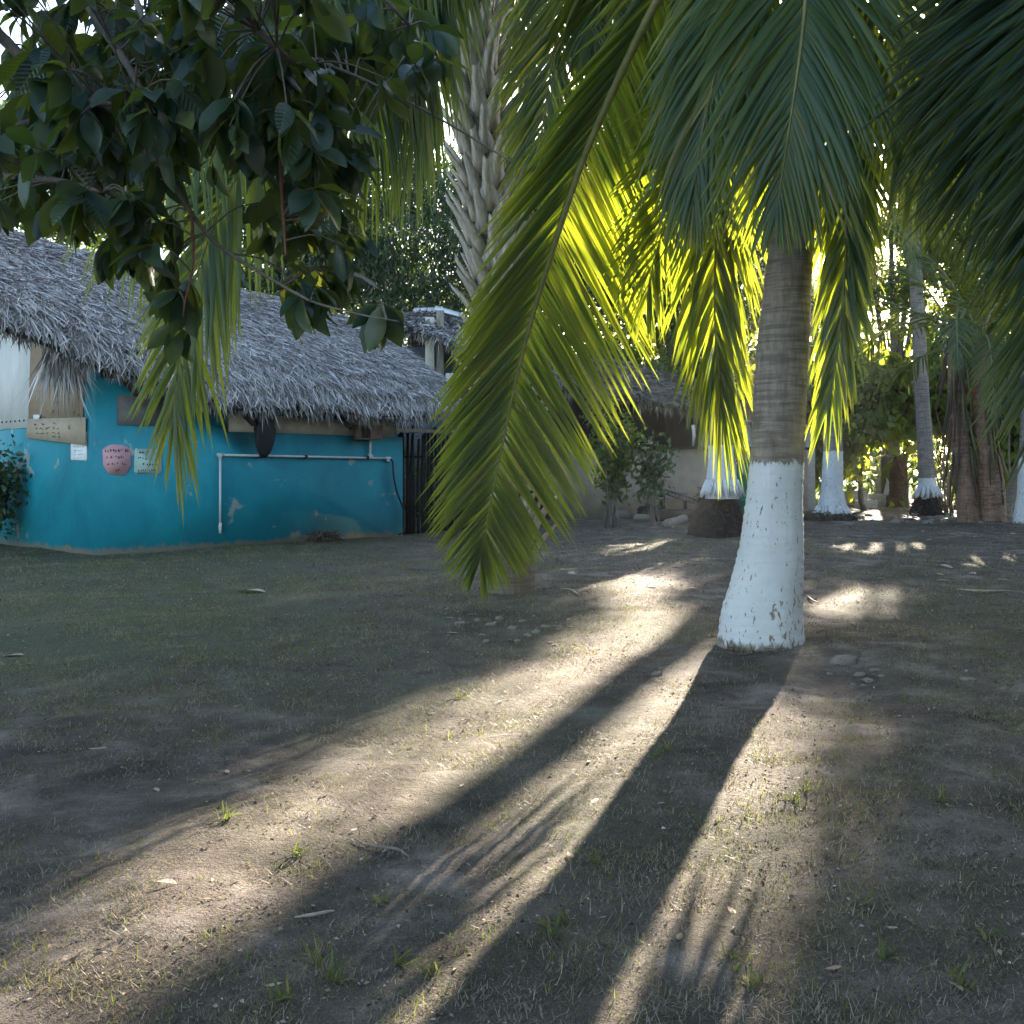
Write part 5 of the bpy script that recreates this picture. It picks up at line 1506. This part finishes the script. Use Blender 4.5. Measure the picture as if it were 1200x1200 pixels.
# ------------------------------------------------------------------ the broad-leaved tree overhead on the left
def near_tree():
    base = np.array([-2.9, 3.3, float(gz(-2.9, 3.3))])
    t = thing('broadleaf_tree', 'broad-leaved tree at the left whose dark leafy branches hang over the yard near the hut', 'tree', base)
    fork = base + [.15, .05, 2.1]
    v, f = tube_data(spline([base - [0, 0, .1], base + [.05, 0, 1.0], fork], 12), np.linspace(.17, .11, 12), 12); obj('trunk', v, f, M['bark'], t)
    D = 3.5
    br = [([(-60, -20), (0, 42), (60, 95), (110, 120), (157, 119)], 3.4, .020, 'twig'),
          ([(20, -150), (100, 0), (145, 70), (180, 130), (215, 180)], 3.5, .016, 'twig'),
          ([(150, -190), (268, 0), (310, 42), (345, 75)], 3.3, .020, 'twig'),
          ([(-60, 170), (0, 154), (60, 140), (135, 150)], 3.7, .014, 'twig'),
          ([(110, 118), (160, 150), (200, 212), (250, 282), (320, 328), (362, 352)], 3.45, .011, 'twig'),
          ([(318, 50), (326, 110), (329, 200), (335, 300)], 3.35, .010, 'twig_red'),
          ([(340, 60), (430, 95), (520, 142), (600, 190)], 3.6, .007, 'twig'),
          ([(-60, 200), (0, 208), (70, 212), (120, 225)], 3.4, .011, 'twig'),
          ([(320, 328), (362, 352), (420, 368), (468, 377)], 3.45, .006, 'twig'),
          ([(225, 250), (226, 310), (216, 360), (214, 402)], 3.5, .006, 'twig_red'),
          ([(200, -190), (330, -80), (430, -20), (480, 30)], 3.6, .014, 'twig'),
          ([(60, -170), (180, -60), (240, 30), (290, 110)], 3.9, .012, 'twig')]
    r = np.random.default_rng(17)
    allp = []
    for k, (l, d, rad, mt) in enumerate(br):
        pts = [P(a, b, d + .12 * sin(i * 1.3 + k)) for i, (a, b) in enumerate(l)]
        if k in (0, 1, 2, 3, 7, 10, 11):        # joined back to the fork outside the frame
            pts = [fork, (fork + pts[0]) / 2 + [0, 0, .15]] + pts
            R = lambda n: np.linspace(max(.045, rad), rad * .45, n)
        else:
            R = lambda n: np.linspace(rad, rad * .4, n)
        sp = spline(pts, 40)
        v, f = tube_data(sp, R(40), 7); obj('branch', v, f, M[mt], t)
        allp.append(sp[14 if k in (0, 1, 2, 3, 7, 10, 11) else 3:])
    cand = np.concatenate(allp)
    # leaf: obovate blade with a fold and a curl
    def leaf_mesh(seed):
        rr = np.random.default_rng(seed)
        n = 7; v = []; f = []
        curl = .12 + .25 * rr.random(); asym = rr.normal(0, .03)
        W = [.02, .13, .20, .23, .22, .14, .015]
        for i in range(n):
            s = i / (n - 1)
            z = -curl * s * s
            w = W[i]; wav = .02 * sin(i * 2.1 + seed)
            v += [(-w + asym * s, s, z + .32 * w + wav), (asym * s, s, z), (w + asym * s, s, z + .32 * w - wav)]
        for i in range(n - 1):
            for j in (0, 1): f.append((i * 3 + j, i * 3 + j + 1, i * 3 + 4 + j, i * 3 + 3 + j))
        return v, f
    LV = [leaf_mesh(i) for i in range(5)]
    LM = [make_mesh('leaf', v, f, M['broad_one']) for v, f in LV]
    place_pts = []     # (tip of twig, stem dir)
    zones = [([(0, 0), (330, 0), (360, 110), (300, 200), (180, 200), (150, 260), (0, 230)], 200, (3.0, 5.0)),
             ([(300, 60), (420, 60), (425, 330), (320, 330), (290, 180)], 60, (3.2, 4.2)),
             ([(360, 0), (520, 0), (510, 70), (430, 120), (360, 100)], 36, (3.3, 4.6)),
             ([(60, 180), (190, 180), (200, 330), (120, 320)], 14, (3.1, 3.8)),
             ([(-120, -150), (420, -150), (380, 0), (-120, 0)], 110, (2.6, 4.6)),
             ([(-250, 0), (0, 0), (0, 250), (-250, 250)], 40, (3.0, 4.3)),
             ([(200, 330), (225, 330), (225, 400), (200, 400)], 3, (3.4, 3.6)),
             ([(345, 340), (385, 340), (385, 362), (345, 362)], 3, (3.4, 3.5)),
             ([(440, 345), (470, 345), (470, 380), (430, 370)], 2, (3.4, 3.5))]
    ones = 0
    rest_v, rest_f, nb = [], [], 0
    tw = MB()
    for poly, n, (d0, d1) in zones:
        xs = [p[0] for p in poly]; ys = [p[1] for p in poly]
        c = 0
        while c < n:
            px = min(xs) + (max(xs) - min(xs)) * r.random(); py = min(ys) + (max(ys) - min(ys)) * r.random()
            if not inpoly(np.array([px]), np.array([py]), poly)[0]: continue
            c += 1
            q = P(px, py, d0 + (d1 - d0) * r.random())
            k = np.argmin(((cand - q) ** 2).sum(1)); s = cand[k]
            if np.linalg.norm(s - q) > .02:
                tw.tube(spline([s, (s + q) / 2 + [0, 0, .03], q], 6), np.linspace(.004, .002, 6), 5, False)
            dirn = nz(q - s + [0, 0, -.05])
            nl = int(r.integers(4, 8))
            infr = 0 <= px <= 520 and py >= 0
            for j in range(nl):
                a = j * 2.4 + r.random()
                e1 = nz(np.cross(dirn, [0.3, .2, 1])); e2 = np.cross(dirn, e1)
                d = nz(dirn * .5 + (e1 * cos(a) + e2 * sin(a)) * .8 + np.array([0, 0, -.75]) + r.normal(0, .2, 3))
                x = nz(np.cross(d, nz(np.array([r.normal(0, .5), r.normal(0, .5), 1.0])))); z = np.cross(x, d)
                sc = .095 + .075 * r.random()
                o = q - dirn * (.05 * r.random()) + d * .008
                Mx = np.eye(4); Mx[:3, 0] = x * sc; Mx[:3, 1] = d * sc; Mx[:3, 2] = z * sc; Mx[:3, 3] = o
                i5 = int(r.integers(0, 5))
                if infr and ones < 300:
                    place('leaf', LM[i5], Mx, t); ones += 1
                else:
                    vv = np.array(LV[i5][0]) @ Mx[:3, :3].T + o
                    rest_v.append(vv); rest_f += [tuple(w + nb for w in ff) for ff in LV[i5][1]]; nb += len(vv)
    tw.build('twigs', M['twig'], t, True)['kind'] = 'stuff'
    tag(obj('leaves', np.concatenate(rest_v), rest_f, M['broad'], t), kind='stuff')
near_tree()

# ------------------------------------------------------------------ litter on the ground
def leaf_litter(seed):
    rr = np.random.default_rng(seed); n = 6; v = []; f = []
    W = [.02, .14, .2, .19, .12, .01]
    for i in range(n):
        s = i / (n - 1); z = .05 + .10 * sin(s * pi * 1.3 + seed); c = .16 + .1 * rr.random()
        v += [(-W[i], s - .5, z + c * W[i] * 2), (0.03 * sin(i + seed), s - .5, z), (W[i], s - .5, z + c * W[i] * 1.6)]
    for i in range(n - 1):
        for j in (0, 1): f.append((i * 3 + j, i * 3 + j + 1, i * 3 + 4 + j, i * 3 + 3 + j))
    return v, f
LIT = {k: [make_mesh('fallen_leaf', *leaf_litter(i), M[k]) for i in range(4)] for k in ('dryleaf', 'paleleaf')}
def litter(px, py, s, ang, k, i, label, group):
    g = G(px, py); m = rot_z(ang, s); m[2, 2] *= .45; m[:3, 3] = g + [0, 0, .004]
    tag(place('fallen_leaf', LIT[k][i % 4], m), label, 'leaf', group)
litter(295, 692, .34, 1.2, 'paleleaf', 0, 'pale tan fallen leaf on the shaded lawn in front of the teal wall', None)
litter(15, 773, .16, 1.4, 'paleleaf', 1, 'small pale fallen leaf on the shaded lawn near the end wall', None)
litter(115, 881, .085, 1.5, 'paleleaf', 2, 'white scrap of dry leaf on the dark bare soil', None)
litter(266, 906, .05, .4, 'paleleaf', 3, 'tiny pale scrap on the dark lawn above the sunlit strip', None)
litter(195, 1043, .075, 1.2, 'paleleaf', 0, 'pale curled leaf lying in the sunlit strip', None)
r = np.random.default_rng(44)
for i in range(70):
    px = 650 + 540 * r.random(); py = 618 + 75 * r.random() ** 1.6
    if 835 < px < 950: continue
    litter(px, py, .10 + .14 * r.random(), r.random() * 6.3, 'paleleaf' if r.random() < .45 else 'dryleaf', i, 'dry curled leaf among the litter on the ground around the palms', 'leaf litter on the far ground')
for i in range(40):
    px = 20 + 1160 * r.random(); py = 720 + 460 * r.random()
    litter(px, py, .022 + .03 * r.random(), r.random() * 6.3, 'paleleaf' if r.random() < .4 else 'dryleaf', i, 'small dry leaf fragment lying on the near lawn', 'leaf fragments on the near lawn')
for i in range(26):
    px = 520 + 150 * r.random(); py = 715 + 40 * r.random()
    litter(px, py, .05 + .05 * r.random(), r.random() * 6.3, 'paleleaf' if r.random() < .5 else 'dryleaf', i, 'dry leaf in the scatter of stones below the drooping frond', 'leaf litter below the drooping frond')
def dead_twig(label, l, rad, mat):
    pts = [G(a, b) + [0, 0, rad + h] for a, b, h in l]
    sp = spline(pts, 18); v, f = tube_data(sp, rad * np.interp(np.linspace(0, 1, 18), [0, .3, .8, 1], [.4, 1, 1, .3]), 7)
    tag(obj('fallen_twig', v, f, M[mat], None, True, base=pts[len(pts) // 2] - [0, 0, rad]), label, 'twig')
dead_twig('brown curved dry frond stalk lying across the trunk shadow', [(416, 991, 0), (428, 999, 0), (450, 1004, .006), (468, 1006, .004), (481, 1014, 0)], .005, 'twig')
dead_twig('thin pale straight twig on the near bare soil', [(345, 1084, 0), (368, 1081, .002), (392, 1075, 0)], .005, 'paleleaf')
dead_twig('pale stick on the ground near the sunlit patch left of the main palm', [(655, 694, 0), (668, 696, .005), (678, 700, 0)], .008, 'paleleaf')
dead_twig('grey stick on the ground right of the main palm', [(1122, 690, 0), (1150, 694, .01), (1184, 692, 0)], .012, 'paleleaf')
dead_twig('short dark stick beside the whitewashed foot of the main palm', [(946, 696, 0), (952, 703, .01), (960, 706, 0)], .01, 'dryleaf')
# taller weeds in the near lawn
def weeds():
    r = np.random.default_rng(61)
    spots = [(505, 1150), (350, 1010), (650, 1100), (655, 1085), (390, 1160), (330, 1180), (700, 1010), (860, 1130), (880, 1160), (1160, 1110), (440, 1065), (260, 970), (770, 890), (780, 880), (930, 940), (945, 930), (1100, 940), (540, 815), (545, 790), (370, 1140), (470, 1140), (1120, 1160), (1040, 1130)]
    spots += [(846, 752), (856, 758), (868, 761), (882, 764), (897, 764), (912, 763), (926, 760), (938, 754), (835, 744), (874, 766)]
    for i, (px, py) in enumerate(spots):
        g = G(px, py); n = 14 if i < 23 else 22
        a = r.random(n) * 2 * pi; e = np.radians(25 + 55 * r.random(n))
        d = np.stack([np.cos(a) * np.cos(e), np.sin(a) * np.cos(e), np.sin(e)], 1)
        V = leaflet_arrays(g + r.normal(0, .015, (n, 3)) * [1, 1, 0] - [0, 0, .005], d, nz(np.stack([np.zeros(n), np.zeros(n), np.ones(n)], 1) + r.normal(0, .3, (n, 3))), .035 + .06 * r.random(n), .004 + .003 * r.random(n), 4, .35 + .3 * r.random(n), .4)
        V[..., 2] = np.maximum(V[..., 2], g[2] + .001); V[:, 0] = V[:1, 0]
        F1 = ribbon_faces(4); ff = (np.arange(n)[:, None, None] * 15 + F1[None]).reshape(-1, 4)
        o = obj('grass_tuft', V.reshape(-1, 3), ff, M['grass'] if i < 23 else M['straw'], None, True, base=g)
        if i < 23: tag(o, 'taller green grass tuft growing out of the dry near lawn', 'grass', 'green tufts in the near lawn')
        else: tag(o, 'dry grass tuft growing against the whitewashed foot of the main palm', 'grass', 'dry tufts round the main palm foot')
weeds()

def haze():  # volume added to imitate the soft veil of lens glow
    m = bpy.data.materials.new('veil_haze'); m.use_nodes = True; nt = m.node_tree
    nt.nodes.remove(nt.nodes['Principled BSDF'])
    v = N(nt, 'ShaderNodeVolumePrincipled'); v.inputs['Color'].default_value = (.93, .95, 1, 1); v.inputs['Density'].default_value = 0.00045; v.inputs['Anisotropy'].default_value = .6
    nt.links.new(v.outputs[0], nt.nodes['Material Output'].inputs['Volume'])
    mb = MB(); mb.box((0, 10, 8.5), 230, 330, 10.5); o = mb.build('haze', m); tag(o, 'thin haze added over the yard in place of lens glow', 'haze', kind='stuff')
haze()
